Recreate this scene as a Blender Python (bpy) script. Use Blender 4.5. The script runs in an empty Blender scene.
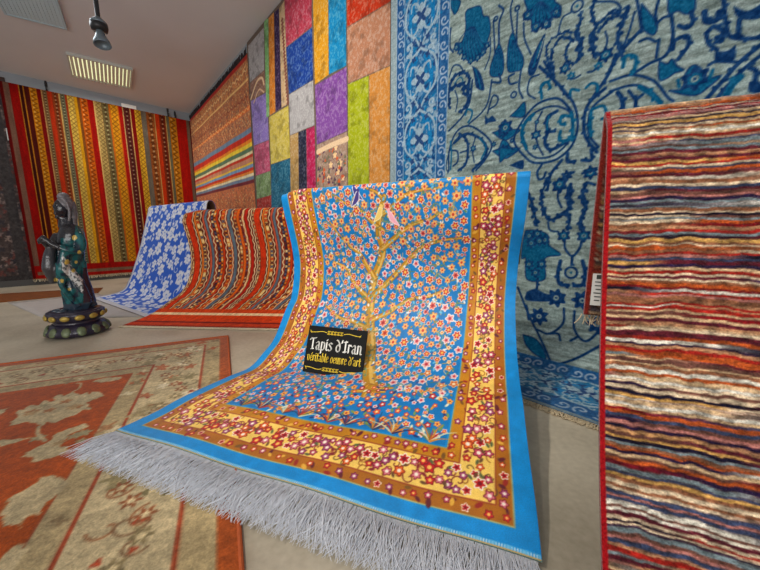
import bpy, math, random
import numpy as np
from mathutils import Vector

random.seed(7)
RNG = np.random.default_rng(11)
SC = bpy.context.scene
COL = SC.collection
PI = math.pi

# ------------------------------------------------------------------ camera
FPX, PITCH, EYE = 325.0, math.radians(9.4), 0.8
cs, sn = math.cos(PITCH), math.sin(PITCH)


def ray(x, y):
    a = (x - 380) / FPX
    b = (285 - y) / FPX
    return np.array([a, cs + sn * b, -sn + cs * b])


def on_z(x, y, z=0.0):
    r = ray(x, y)
    t = (z - EYE) / r[2]
    return np.array([r[0] * t, r[1] * t, z])


def on_plane(x, y, p0, n):
    r = ray(x, y)
    p = np.array(p0, float) - np.array([0, 0, EYE])
    t = (p @ n) / (r @ n)
    return r * t + np.array([0, 0, EYE])


def project(P):
    X, Y, Z = P[..., 0], P[..., 1], P[..., 2] - EYE
    f = Y * cs - Z * sn
    u = Y * sn + Z * cs
    f = np.where(np.abs(f) < 1e-4, 1e-4, f)
    return np.stack([380 + FPX * X / f, 285 - FPX * u / f], -1), f


cam = bpy.data.cameras.new('camera')
cam.sensor_width = 36
cam.lens = 36 * FPX / 760
cam.clip_start = 0.02
cam_o = bpy.data.objects.new('camera', cam)
cam_o.location = (0, 0, EYE)
cam_o.rotation_euler = (PI / 2 - PITCH, 0, 0)
COL.objects.link(cam_o)
SC.camera = cam_o
SC.view_settings.view_transform = 'Standard'
SC.view_settings.look = 'None'
SC.view_settings.gamma = 1
SC.view_settings.exposure = 0.0


# ------------------------------------------------------------------ objects
def tag(o, label, cat, group=None):
    o['label'] = label
    o['category'] = cat
    if group:
        o['group'] = group
    return o


def empty(name, loc=(0, 0, 0), rz=0.0):
    o = bpy.data.objects.new(name, None)
    o.location = loc
    o.rotation_euler = (0, 0, rz)
    o.empty_display_size = 0.1
    COL.objects.link(o)
    return o


def mesh_obj(name, verts, faces, mat, parent=None, smooth=False):
    me = bpy.data.meshes.new(name)
    me.from_pydata([tuple(v) for v in verts], [], faces)
    if mat:
        me.materials.append(mat)
    if smooth:
        me.polygons.foreach_set('use_smooth', [True] * len(me.polygons))
    me.update()
    o = bpy.data.objects.new(name, me)
    COL.objects.link(o)
    if parent:
        o.parent = parent
    return o


class MB:
    """collects simple solids into one mesh"""

    def __init__(self):
        self.v, self.f = [], []

    def add(self, vs, fs):
        k = len(self.v)
        self.v += [tuple(map(float, p)) for p in vs]
        self.f += [tuple(i + k for i in f) for f in fs]
        return self

    def hexa(self, p):  # 8 corners: bottom ring of 4, top ring of 4
        return self.add(p, [(3, 2, 1, 0), (4, 5, 6, 7), (0, 1, 5, 4), (1, 2, 6, 5), (2, 3, 7, 6), (3, 0, 4, 7)])

    def box(self, c, s, ax=None):
        c = np.array(c, float)
        ax = np.eye(3) if ax is None else np.array(ax, float)
        h = np.array(s, float) / 2
        ps = []
        for z in (-1, 1):
            for x, y in ((-1, -1), (1, -1), (1, 1), (-1, 1)):
                ps.append(c + ax[0] * h[0] * x + ax[1] * h[1] * y + ax[2] * h[2] * z)
        return self.hexa(ps)

    def tube(self, pts, rad, n=10, cap=True):
        pts = [np.array(p, float) for p in pts]
        rad = rad if hasattr(rad, '__len__') else [rad] * len(pts)
        rings = []
        for i, p in enumerate(pts):
            d = pts[min(i + 1, len(pts) - 1)] - pts[max(i - 1, 0)]
            d /= np.linalg.norm(d) + 1e-9
            a = np.cross(d, [0, 0, 1.0])
            if np.linalg.norm(a) < 1e-3:
                a = np.array([1.0, 0, 0])
            a /= np.linalg.norm(a)
            b = np.cross(d, a)
            rings.append([p + rad[i] * (math.cos(2 * PI * k / n) * a + math.sin(2 * PI * k / n) * b) for k in range(n)])
        vs = [q for r in rings for q in r]
        fs = []
        for i in range(len(pts) - 1):
            for k in range(n):
                fs.append((i * n + k, i * n + (k + 1) % n, (i + 1) * n + (k + 1) % n, (i + 1) * n + k))
        if cap:
            fs.append(tuple(range(n))[::-1])
            fs.append(tuple((len(pts) - 1) * n + k for k in range(n)))
        return self.add(vs, fs)

    def lathe(self, prof, c=(0, 0, 0), n=40, fn=None):
        vs, fs = [], []
        for (r, z) in prof:
            for k in range(n):
                th = 2 * PI * k / n
                rr = r if fn is None else fn(r, z, th)
                vs.append((c[0] + rr * math.cos(th), c[1] + rr * math.sin(th), c[2] + z))
        m = len(prof)
        for i in range(m - 1):
            for k in range(n):
                fs.append((i * n + k, i * n + (k + 1) % n, (i + 1) * n + (k + 1) % n, (i + 1) * n + k))
        fs.append(tuple(range(n))[::-1])
        fs.append(tuple((m - 1) * n + k for k in range(n)))
        return self.add(vs, fs)

    def ell(self, c, r, n=18, m=12, ax=None):
        c = np.array(c, float)
        ax = np.eye(3) if ax is None else np.array(ax, float)
        vs, fs = [], []
        for i in range(m + 1):
            ph = PI * (0.02 + 0.96 * i / m) - PI / 2
            for k in range(n):
                th = 2 * PI * k / n
                d = (r[0] * math.cos(ph) * math.cos(th), r[1] * math.cos(ph) * math.sin(th), r[2] * math.sin(ph))
                vs.append(c + ax[0] * d[0] + ax[1] * d[1] + ax[2] * d[2])
        for i in range(m):
            for k in range(n):
                fs.append((i * n + k, i * n + (k + 1) % n, (i + 1) * n + (k + 1) % n, (i + 1) * n + k))
        fs.append(tuple(range(n))[::-1])
        fs.append(tuple(m * n + k for k in range(n)))
        return self.add(vs, fs)

    def build(self, name, mat, parent=None, smooth=False):
        return mesh_obj(name, self.v, self.f, mat, parent, smooth)


# ------------------------------------------------------------------ materials
def lin(c):
    c = np.asarray(c, float) / 255.0
    return np.where(c <= 0.04045, c / 12.92, ((c + 0.055) / 1.055) ** 2.4)


def nodes(name):
    m = bpy.data.materials.new(name)
    m.use_nodes = True
    nt = m.node_tree
    b = nt.nodes['Principled BSDF']
    return m, nt, b


def link(nt, a, b):
    nt.links.new(a, b)


def plain(name, rgb, rough=0.6, metal=0.0, noise=0.0, scale=20.0, bump=0.0, emit=None, spec=0.5):
    m, nt, b = nodes(name)
    c = lin(rgb)
    b.inputs['Base Color'].default_value = (*c, 1)
    b.inputs['Roughness'].default_value = rough
    b.inputs['Metallic'].default_value = metal
    b.inputs['Specular IOR Level'].default_value = spec
    if noise or bump:
        tc = nt.nodes.new('ShaderNodeTexCoord')
        nz = nt.nodes.new('ShaderNodeTexNoise')
        nz.inputs['Scale'].default_value = scale
        nz.inputs['Detail'].default_value = 6
        link(nt, tc.outputs['Object'], nz.inputs['Vector'])
        if noise:
            rp = nt.nodes.new('ShaderNodeValToRGB')
            rp.color_ramp.elements[0].position = 0.3
            rp.color_ramp.elements[1].position = 0.7
            rp.color_ramp.elements[0].color = (*(c * (1 - noise)), 1)
            rp.color_ramp.elements[1].color = (*np.minimum(c * (1 + noise), 1), 1)
            link(nt, nz.outputs['Fac'], rp.inputs['Fac'])
            link(nt, rp.outputs['Color'], b.inputs['Base Color'])
        if bump:
            bp = nt.nodes.new('ShaderNodeBump')
            bp.inputs['Strength'].default_value = bump
            bp.inputs['Distance'].default_value = 0.01
            link(nt, nz.outputs['Fac'], bp.inputs['Height'])
            link(nt, bp.outputs['Normal'], b.inputs['Normal'])
    if emit:
        b.inputs['Emission Color'].default_value = (*lin(emit[0]), 1)
        b.inputs['Emission Strength'].default_value = emit[1]
    return m


def woven(name, rough=0.85, sheen=0.3, weave=260.0, bump=0.25, vary=0.25, spec=0.2, attr='dye'):
    """yarn-dyed cloth: the dye colours are an attribute of the cloth, the thread grain is noise"""
    m, nt, b = nodes(name)
    at = nt.nodes.new('ShaderNodeAttribute')
    at.attribute_name = attr
    tc = nt.nodes.new('ShaderNodeTexCoord')
    nz = nt.nodes.new('ShaderNodeTexNoise')
    nz.inputs['Scale'].default_value = weave
    nz.inputs['Detail'].default_value = 3
    link(nt, tc.outputs['Object'], nz.inputs['Vector'])
    mr = nt.nodes.new('ShaderNodeMapRange')
    mr.inputs['From Min'].default_value = 0.3
    mr.inputs['From Max'].default_value = 0.7
    mr.inputs['To Min'].default_value = 1 - vary
    mr.inputs['To Max'].default_value = 1 + vary
    link(nt, nz.outputs['Fac'], mr.inputs['Value'])
    mx = nt.nodes.new('ShaderNodeMix')
    mx.data_type = 'RGBA'
    mx.blend_type = 'MULTIPLY'
    mx.inputs[0].default_value = 1
    link(nt, at.outputs['Color'], mx.inputs[6])
    link(nt, mr.outputs['Result'], mx.inputs[7])
    link(nt, mx.outputs[2], b.inputs['Base Color'])
    bp = nt.nodes.new('ShaderNodeBump')
    bp.inputs['Strength'].default_value = bump
    bp.inputs['Distance'].default_value = 0.004
    link(nt, nz.outputs['Fac'], bp.inputs['Height'])
    link(nt, bp.outputs['Normal'], b.inputs['Normal'])
    b.inputs['Roughness'].default_value = rough
    b.inputs['Specular IOR Level'].default_value = spec
    b.inputs['Sheen Weight'].default_value = sheen
    b.inputs['Sheen Roughness'].default_value = 0.4
    return m


# ------------------------------------------------------------------ pattern drawing on cloth
_T = RNG.random((256, 256))


def vnoise(x, y):
    xi = np.floor(x).astype(int)
    yi = np.floor(y).astype(int)
    fx = x - xi
    fy = y - yi
    fx = fx * fx * (3 - 2 * fx)
    fy = fy * fy * (3 - 2 * fy)
    a = _T[yi % 256, xi % 256]
    b = _T[yi % 256, (xi + 1) % 256]
    c = _T[(yi + 1) % 256, xi % 256]
    d = _T[(yi + 1) % 256, (xi + 1) % 256]
    return (a * (1 - fx) + b * fx) * (1 - fy) + (c * (1 - fx) + d * fx) * fy


def fbm(x, y, o=4):
    s, a, t = 0, 1.0, 0
    for k in range(o):
        s = s + a * vnoise(x * 2 ** k + 17.3 * k, y * 2 ** k + 9.1 * k)
        t += a
        a *= 0.5
    return s / t


def spline(pts, n=8):
    P = np.array(pts, float)
    if len(P) < 3:
        return P
    P = np.vstack([2 * P[0] - P[1], P, 2 * P[-1] - P[-2]])
    out = []
    for i in range(1, len(P) - 2):
        for t in np.linspace(0, 1, n, endpoint=False):
            a, b, c, d = P[i - 1], P[i], P[i + 1], P[i + 2]
            out.append(0.5 * (2 * b + (c - a) * t + (2 * a - 5 * b + 4 * c - d) * t * t + (3 * b - a - 3 * c + d) * t ** 3))
    out.append(P[-2])
    return np.array(out)


class Cloth:
    """a grid of dye colours over a cloth, x across and y along, in metres"""

    def __init__(self, w, h, nx, ny, base):
        self.w, self.h, self.nx, self.ny = w, h, nx, ny
        self.a = np.empty((ny, nx, 3), np.float32)
        self.a[:] = base
        self.xs = np.linspace(0, w, nx)
        self.ys = np.linspace(0, h, ny)
        self.X, self.Y = np.meshgrid(self.xs, self.ys)
        self.res = max(w / (nx - 1), h / (ny - 1))

    def win(self, x0, x1, y0, y1):
        i0 = max(0, int(np.floor(x0 / self.w * (self.nx - 1))))
        i1 = min(self.nx, int(np.ceil(x1 / self.w * (self.nx - 1))) + 1)
        j0 = max(0, int(np.floor(y0 / self.h * (self.ny - 1))))
        j1 = min(self.ny, int(np.ceil(y1 / self.h * (self.ny - 1))) + 1)
        if i1 <= i0 or j1 <= j0:
            return None
        return slice(j0, j1), slice(i0, i1)

    def put(self, w, mask, col):
        m = np.clip(mask, 0, 1)[..., None]
        self.a[w] = self.a[w] * (1 - m) + np.asarray(col, np.float32) * m

    def rect(self, x0, x1, y0, y1, col):
        w = self.win(x0 - self.res, x1 + self.res, y0 - self.res, y1 + self.res)
        if w is None:
            return
        X, Y = self.X[w], self.Y[w]
        d = np.minimum(np.minimum(X - x0, x1 - X), np.minimum(Y - y0, y1 - Y))
        self.put(w, 0.5 + d / self.res, col)

    def poly(self, pts, col, grow=0.0, wob=0.0):
        P = np.array(pts, float)
        g = abs(grow) + 2 * self.res
        w = self.win(P[:, 0].min() - g, P[:, 0].max() + g, P[:, 1].min() - g, P[:, 1].max() + g)
        if w is None:
            return
        X, Y = self.X[w], self.Y[w]
        ins = np.zeros(X.shape, bool)
        dist = np.full(X.shape, 1e9)
        for i in range(len(P)):
            (ax, ay), (bx, by) = P[i - 1], P[i]
            if ay != by:
                c = ((ay > Y) != (by > Y)) & (X < (bx - ax) * (Y - ay) / (by - ay) + ax)
                ins ^= c
            dx, dy = bx - ax, by - ay
            t = np.clip(((X - ax) * dx + (Y - ay) * dy) / (dx * dx + dy * dy + 1e-12), 0, 1)
            dist = np.minimum(dist, np.hypot(X - ax - t * dx, Y - ay - t * dy))
        sd = np.where(ins, dist, -dist)
        if wob:
            sd = sd + wob * 2 * (fbm(X / wob * 0.6, Y / wob * 0.6, 3) - 0.5)
        self.put(w, 0.5 + (sd + grow) / self.res, col)

    def stroke(self, pts, wd, col, smooth=True, w1=None, wob=0.0):
        P = spline(pts) if smooth and len(pts) > 2 else np.array(pts, float)
        w1 = wd if w1 is None else w1
        g = max(wd, w1) / 2 + 2 * self.res + wob
        w = self.win(P[:, 0].min() - g, P[:, 0].max() + g, P[:, 1].min() - g, P[:, 1].max() + g)
        if w is None:
            return
        X, Y = self.X[w], self.Y[w]
        best = np.full(X.shape, -1e9)
        n = len(P) - 1
        for i in range(n):
            (ax, ay), (bx, by) = P[i], P[i + 1]
            dx, dy = bx - ax, by - ay
            t = np.clip(((X - ax) * dx + (Y - ay) * dy) / (dx * dx + dy * dy + 1e-12), 0, 1)
            d = np.hypot(X - ax - t * dx, Y - ay - t * dy)
            best = np.maximum(best, (wd + (w1 - wd) * (i + t) / n) / 2 - d)
        if wob:
            best = best + wob * (vnoise(X / wob / 2.2 + 3, Y / wob / 2.2 + 7) - 0.5) * 2
        self.put(w, 0.5 + best / self.res, col)

    def blob(self, x, y, r, col, k=0, amp=0.0, rot=0.0, sq=1.0, sqa=0.0):
        g = r * (1 + amp) * max(1, sq) + 2 * self.res
        w = self.win(x - g, x + g, y - g, y + g)
        if w is None:
            return
        dx, dy = self.X[w] - x, self.Y[w] - y
        if sq != 1.0:
            c, s = math.cos(sqa), math.sin(sqa)
            dx, dy = (dx * c + dy * s) / sq, -dx * s + dy * c
        d = np.hypot(dx, dy)
        rr = r
        if k:
            rr = r * (1 + amp * np.cos(k * (np.arctan2(dy, dx) - rot)))
        self.put(w, 0.5 + (rr - d) / self.res, col)

    def flower(self, x, y, r, outer, petal, heart, k=5, rot=None):
        rot = random.random() * 6 if rot is None else rot
        self.blob(x, y, r, outer, k, 0.18, rot)
        self.blob(x, y, r * 0.74, petal, k, 0.24, rot)
        self.blob(x, y, r * 0.36, heart)

    def spiral(self, x, y, r, turns, rot, sgn, wd, col):
        n = int(10 * turns) + 4
        pts = []
        for i in range(n + 1):
            t = i / n
            a = rot + sgn * t * turns * 2 * PI
            q = r * (1 - 0.85 * t)
            pts.append((x + q * math.cos(a), y + q * math.sin(a)))
        self.stroke(pts, wd, col, smooth=False)

    def mottle(self, amt, fx, fy, w=None, o=4):
        w = (slice(None), slice(None)) if w is None else w
        n = fbm(self.X[w] * fx, self.Y[w] * fy, o) - 0.5
        self.a[w] *= (1 + amt * 2 * n)[..., None]


class Sheet:
    """a cloth surface: rows of points P[j, i] (j along, i across) with a thickness behind"""

    def __init__(self, P):
        self.P = P
        self.px, f = project(P)
        self.front = f > 0.05

    def inv(self, x, y, cl, j0=0):
        d = (self.px[j0:, :, 0] - x) ** 2 + (self.px[j0:, :, 1] - y) ** 2
        d = np.where(self.front[j0:], d, 1e12)
        j, i = np.unravel_index(np.argmin(d), d.shape)
        return cl.xs[i], cl.ys[j + j0]

    def build(self, name, cl, mat, thick, back=(150, 130, 110), step=4, parent=None, side=1, disp=None):
        P = self.P
        ny, nx = P.shape[:2]
        du = np.gradient(P, axis=1)
        dv = np.gradient(P, axis=0)
        N = np.cross(du, dv)
        N /= np.linalg.norm(N, axis=2, keepdims=True) + 1e-12
        N *= side
        F = P if disp is None else P + N * disp[..., None]
        js = sorted(set(list(range(0, ny, step)) + [ny - 1]))
        ks = sorted(set(list(range(0, nx, step)) + [nx - 1]))
        B = (P - N * thick)[np.ix_(js, ks)]
        nf = ny * nx
        verts = np.vstack([F.reshape(-1, 3), B.reshape(-1, 3)])
        idx = np.arange(nf).reshape(ny, nx)
        q = np.stack([idx[:-1, :-1], idx[:-1, 1:], idx[1:, 1:], idx[1:, :-1]], -1).reshape(-1, 4)
        bi = nf + np.arange(len(js) * len(ks)).reshape(len(js), len(ks))
        qb = np.stack([bi[:-1, :-1], bi[1:, :-1], bi[1:, 1:], bi[:-1, 1:]], -1).reshape(-1, 4)
        rim = []
        fsub = idx[np.ix_(js, ks)]
        for A, Bk, fl in ((fsub[0], bi[0], 0), (fsub[-1], bi[-1], 1), (fsub[:, 0], bi[:, 0], 1), (fsub[:, -1], bi[:, -1], 0)):
            for k in range(len(A) - 1):
                r = [A[k], Bk[k], Bk[k + 1], A[k + 1]]
                rim.append(r if not fl else r[::-1])
        q = np.vstack([q, qb, np.array(rim)])
        if side < 0:
            q = q[:, ::-1]
        me = bpy.data.meshes.new(name)
        me.vertices.add(len(verts))
        me.vertices.foreach_set('co', verts.astype(np.float32).ravel())
        me.loops.add(q.size)
        me.loops.foreach_set('vertex_index', q.astype(np.int32).ravel())
        me.polygons.add(len(q))
        me.polygons.foreach_set('loop_start', np.arange(0, q.size, 4, dtype=np.int32))
        sm = np.ones(len(q), bool)
        sm[-len(rim):] = False
        me.polygons.foreach_set('use_smooth', sm)
        me.update(calc_edges=True)
        at = me.color_attributes.new('dye', 'FLOAT_COLOR', 'POINT')
        c = np.ones((len(verts), 4), np.float32)
        c[:nf, :3] = lin(np.clip(cl.a, 0, 255)).reshape(-1, 3)
        if isinstance(back, str):                           # the pattern shows through, duller
            bc = cl.a[np.ix_(js, ks)].reshape(-1, 3) * 0.55 + np.array((40, 28, 18))
            c[nf:, :3] = lin(np.clip(bc, 0, 255))
        else:
            c[nf:, :3] = lin(back)
        at.data.foreach_set('color', c.ravel())
        me.materials.append(mat)
        me.validate()
        o = bpy.data.objects.new(name, me)
        COL.objects.link(o)
        if parent:
            o.parent = parent
        return o


def resample(Q, n):
    Q = np.array(Q, float)
    d = np.concatenate([[0], np.cumsum(np.linalg.norm(np.diff(Q, axis=0), axis=1))])
    t = np.linspace(0, d[-1], n)
    return np.stack([np.interp(t, d, Q[:, k]) for k in range(Q.shape[1])], 1), d[-1]


def drape_edge(pts, ztop, end=None, zmin=0.012):
    """one side edge of a draped rug: pixel outline dropped into the upright plane it hangs in -> 3-D curve"""
    a = on_z(*pts[0], ztop)
    b = on_z(*pts[-1]) if end is None else np.array(end, float)
    d = b - a
    d[2] = 0
    d /= np.linalg.norm(d)
    n = np.array([-d[1], d[0], 0])
    Q = []
    for p in pts:
        q = on_plane(*p, a, n)
        q[2] = max(q[2], zmin)
        Q.append(q)
    return spline(Q, 10), d


def drape(L, R, nx, ny, back_len, rad, back_dir, flare=0.0):
    """ruled cloth between two edge curves, rolled over a rail and falling behind; rows 0..nb-1 are the back flap"""
    _, ll = resample(L, 10)
    _, lr = resample(R, 10)
    tb = PI * rad + back_len
    nb = int(round(ny * tb / (tb + (ll + lr) / 2)))
    L, _ = resample(L, ny - nb)
    R, _ = resample(R, ny - nb)
    bd = np.array([*back_dir, 0.0])
    bd /= np.linalg.norm(bd)
    rows = []
    arc = PI * rad
    tot = arc + back_len
    for k in range(nb):
        s = tot * (1 - k / nb)
        if s <= arc:
            th = s / rad
            off = bd * rad * (1 - math.cos(th)) + np.array([0, 0, rad * math.sin(th)])
        else:
            off = bd * (2 * rad + flare * (s - arc)) + np.array([0, 0, -(s - arc)])
        rows.append((L[0] + off, R[0] + off))
    rows += list(zip(L, R))
    u = np.linspace(0, 1, nx)[:, None]
    P = np.stack([l * (1 - u) + r * u for l, r in rows])
    return P, (ll + lr) / 2 + tot, tot, nb


def fringe(name, edge, outward, length, n, mat, parent, r=0.0012, droop=0.0, spread=0.3, lift=0.004, seed=1, flat_z=0.003, curl=0.35, per=5):
    """loose end threads along a curve; edge: points, outward: direction"""
    rg = random.Random(seed)
    E, _ = resample(edge, n)
    out = np.array(outward, float)
    out /= np.linalg.norm(out)
    al = E[-1] - E[0]
    al /= np.linalg.norm(al)
    mb = MB()
    for k in range(n):
        ln = length * rg.uniform(0.82, 1.08)
        a = rg.gauss(0, spread)
        c = rg.gauss(0, curl)
        p = E[k] + al * rg.uniform(-0.004, 0.004)
        zh = lift * rg.uniform(0.3, 1.8)
        pts = []
        for t in np.linspace(0, 1, per):
            q = p + out * ln * t * (1 - 0.12 * t) + al * ln * (a * t + c * t * t) * 0.6
            if droop:
                q = q + np.array([0, 0, -droop * ln * t * t])
            else:
                q = q.copy()
                z0 = p[2]
                q[2] = flat_z + (z0 - flat_z) * (1 - t) ** 2 + zh * math.sin(PI * min(1, t * 1.1)) + 0.0005
            pts.append(q)
        mb.tube(pts, [r, r, r, r * 0.9, r * 0.5][:per] if per == 5 else r, n=3, cap=False)
    return mb.build(name, mat, parent, smooth=True)

# ================================================================== the room
r2 = 2 ** 0.5
W0 = on_z(60, 283)
NB = np.array([1, -1, 0]) / r2            # normal of the far wall (the wall of the red striped rug)
CORNER = on_plane(197, 200, W0, NB)
CORNER[2] = 0
NR = np.array([-1, -1, 0]) / r2           # normal of the long wall, towards the room
DR = np.array([1, -1, 0]) / r2            # along the long wall, towards the viewer's right
DB = np.array([-1, -1, 0]) / r2           # along the far wall, towards the left


def wall_r(x, y, off=0.0):
    p = on_plane(x, y, CORNER + NR * off, NR)
    return (p - CORNER) @ DR, p[2]


def wall_b(x, y, off=0.0):
    p = on_plane(x, y, CORNER + NB * off, NB)
    return (p - CORNER) @ DB, p[2]


def pt_r(s, z, off=0.0):
    return CORNER + DR * s + NR * off + np.array([0, 0, z])


def pt_b(s, z, off=0.0):
    return CORNER + DB * s + NB * off + np.array([0, 0, z])


CZ0, CZK = 2.96, 0.092                    # the ceiling rises along the long wall


def ceil_z(p):
    return CZ0 + CZK * ((p - CORNER) @ DR)


CN = np.array([-CZK * DR[0], -CZK * DR[1], 1.0])
CN /= np.linalg.norm(CN)
CP = CORNER + np.array([0, 0, CZ0])


def on_ceil(x, y, off=0.0):
    return on_plane(x, y, CP - CN * off, CN)


M_wall = plain('painted_wall', (150, 158, 165), 0.9, noise=0.05, scale=3, bump=0.05)
M_ceil = plain('painted_ceiling', (212, 209, 208), 0.95, noise=0.03, scale=1.5)


def floor_material():
    m, nt, b = nodes('polished_concrete')
    tc = nt.nodes.new('ShaderNodeTexCoord')
    n1 = nt.nodes.new('ShaderNodeTexNoise')
    n1.inputs['Scale'].default_value = 2.2
    n1.inputs['Detail'].default_value = 8
    n2 = nt.nodes.new('ShaderNodeTexNoise')
    n2.inputs['Scale'].default_value = 45
    n2.inputs['Detail'].default_value = 5
    link(nt, tc.outputs['Object'], n1.inputs['Vector'])
    link(nt, tc.outputs['Object'], n2.inputs['Vector'])
    ad = nt.nodes.new('ShaderNodeMath')
    ad.operation = 'MULTIPLY_ADD'
    ad.inputs[1].default_value = 0.35
    link(nt, n2.outputs['Fac'], ad.inputs[0])
    link(nt, n1.outputs['Fac'], ad.inputs[2])
    rp = nt.nodes.new('ShaderNodeValToRGB')
    rp.color_ramp.elements[0].position = 0.45
    rp.color_ramp.elements[1].position = 0.95
    rp.color_ramp.elements[0].color = (*lin((172, 161, 140)), 1)
    rp.color_ramp.elements[1].color = (*lin((222, 212, 190)), 1)
    link(nt, ad.outputs[0], rp.inputs['Fac'])
    link(nt, rp.outputs['Color'], b.inputs['Base Color'])
    b.inputs['Roughness'].default_value = 0.45
    b.inputs['Specular IOR Level'].default_value = 0.35
    return m


M_floor = floor_material()


def structure(o):
    o['kind'] = 'structure'
    return o


A = pt_b(4.2, 0)
Bq = pt_r(9.2, 0)
structure(MB().hexa([(-7.5, -1.6, -0.1), (4.5, -3.5, -0.1), (5.0, 9.5, -0.1), (-7.5, 9.5, -0.1),
                     (-7.5, -1.6, 0), (4.5, -3.5, 0), (5.0, 9.5, 0), (-7.5, 9.5, 0)]).build('floor', M_floor))
for nm, a, b, n in (('wall_back', pt_b(4.6, 0), CORNER, NB), ('wall_right', CORNER, pt_r(9.2, 0), NR)):
    pa, pb = a.copy(), b.copy()
    ha, hb = ceil_z(pa) + 0.05, ceil_z(pb) + 0.05
    structure(MB().hexa([pa, pb, pb - n * 0.15, pa - n * 0.15] +
                        [p + np.array([0, 0, h]) for p, h in ((pa, ha), (pb, hb), (pb - n * 0.15, hb), (pa - n * 0.15, ha))]).build(nm, M_wall))
cq = [pt_b(5.2, 0) + DR * (-0.3), CORNER - DR * 0.3 - NR * 0.3, pt_r(9.4, 0, -0.3), pt_r(9.4, 0, 5.2) ]
cq = [np.array([q[0], q[1], ceil_z(q)]) for q in cq]
structure(MB().hexa([q for q in cq] + [q + np.array([0, 0, 0.12]) for q in cq]).build('ceiling', M_ceil))
bb = MB()
structure(MB().hexa([pt_b(0.02, 0.0, 0.0), pt_b(4.6, 0, 0), pt_b(4.6, 0, 0.015), pt_b(0.02, 0, 0.015),
                     pt_b(0.02, 0.09, 0.0), pt_b(4.6, 0.09, 0), pt_b(4.6, 0.09, 0.015), pt_b(0.02, 0.09, 0.015)][:8]
                    ).build('baseboard_back', plain('baseboard_paint', (70, 68, 66), 0.6)))

# ================================================================== the silk rug in front
M_silk = woven('silk_pile', rough=0.5, sheen=0.12, weave=420, bump=0.15, vary=0.16, spec=0.3)
M_silver = plain('silk_fringe', (226, 230, 238), 0.4, noise=0.06, scale=60, spec=0.5)
MR_L = [(281, 194), (284, 210), (288, 228), (292, 247), (294, 263), (293.5, 281), (291, 298), (286, 309), (274.6, 337.6), (264, 352),
        (250, 367), (228, 377), (184, 397), (156, 412), (116, 434)]
MR_R = [(530.5, 176), (525, 221), (519, 258), (515.8, 295), (515.5, 317), (516.7, 349), (520, 383), (523, 403), (528, 448), (536, 510),
        (541.5, 570)]
eL, _ = drape_edge(MR_L, 1.005, zmin=0.016)
eR, _ = drape_edge(MR_R, 1.005, zmin=0.016)
NXm, NYm = 460, 820
P, Lm, backm, NBm = drape(eL, eR, NXm, NYm, 0.36, 0.022, (0.35, 0.94), flare=0.75)
uu = np.linspace(0, 1, NXm)[None, :]
vv = np.arange(NYm)[:, None]
dip = np.exp(-np.abs(vv - NBm) / 60.0)
P[..., 2] -= 0.028 * np.exp(-(uu / 0.05) ** 2) * dip
lie = np.clip((vv - 600) / 180.0, 0, 1)
P[..., 2] += lie * 0.004 * (1 + np.sin(uu * 17 + vv * 0.013))       # slight waves where it lies
P[..., 2] = np.maximum(P[..., 2], 0.014)
mr = Sheet(P)
WM = 1.5
BLUE, BLUE2 = (0, 118, 188), (0, 134, 206)
GOLD, GOLD2, CREAM = (192, 126, 18), (170, 100, 20), (244, 202, 96)
cl = Cloth(WM, Lm, NXm, NYm, BLUE)
y0, y1 = backm - 0.30, Lm                  # the near end of the rug and where the far border begins (on the back flap)
Xb = np.minimum(cl.X, WM - cl.X)
Yb = np.minimum(np.maximum(cl.Y - (backm - 0.28), 0) + 0.0, y1 - cl.Y)
D = np.minimum(Xb, Yb)                     # distance from the rug's edge
steps = [(0.0, BLUE2), (0.055, (170, 170, 110)), (0.059, GOLD2), (0.100, (150, 60, 30)), (0.104, CREAM), (0.208, (150, 60, 30)), (0.212, GOLD),
         (0.252, (150, 150, 90)), (0.257, BLUE2), (0.264, BLUE)]
for d, c in steps:
    m = np.clip(0.5 + (D - d) / cl.res, 0, 1)[..., None]
    cl.a = cl.a * (1 - m) + np.array(c, np.float32) * m
cl.a = cl.a.astype(np.float32)
cl.mottle(0.10, 30, 30)


def dist_edge(x, y):
    return min(x, WM - x, max(0, y - (backm - 0.28)), y1 - y)


iv = lambda x, y: mr.inv(x, y, cl, NBm)
rnd = random.Random(5)
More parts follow.
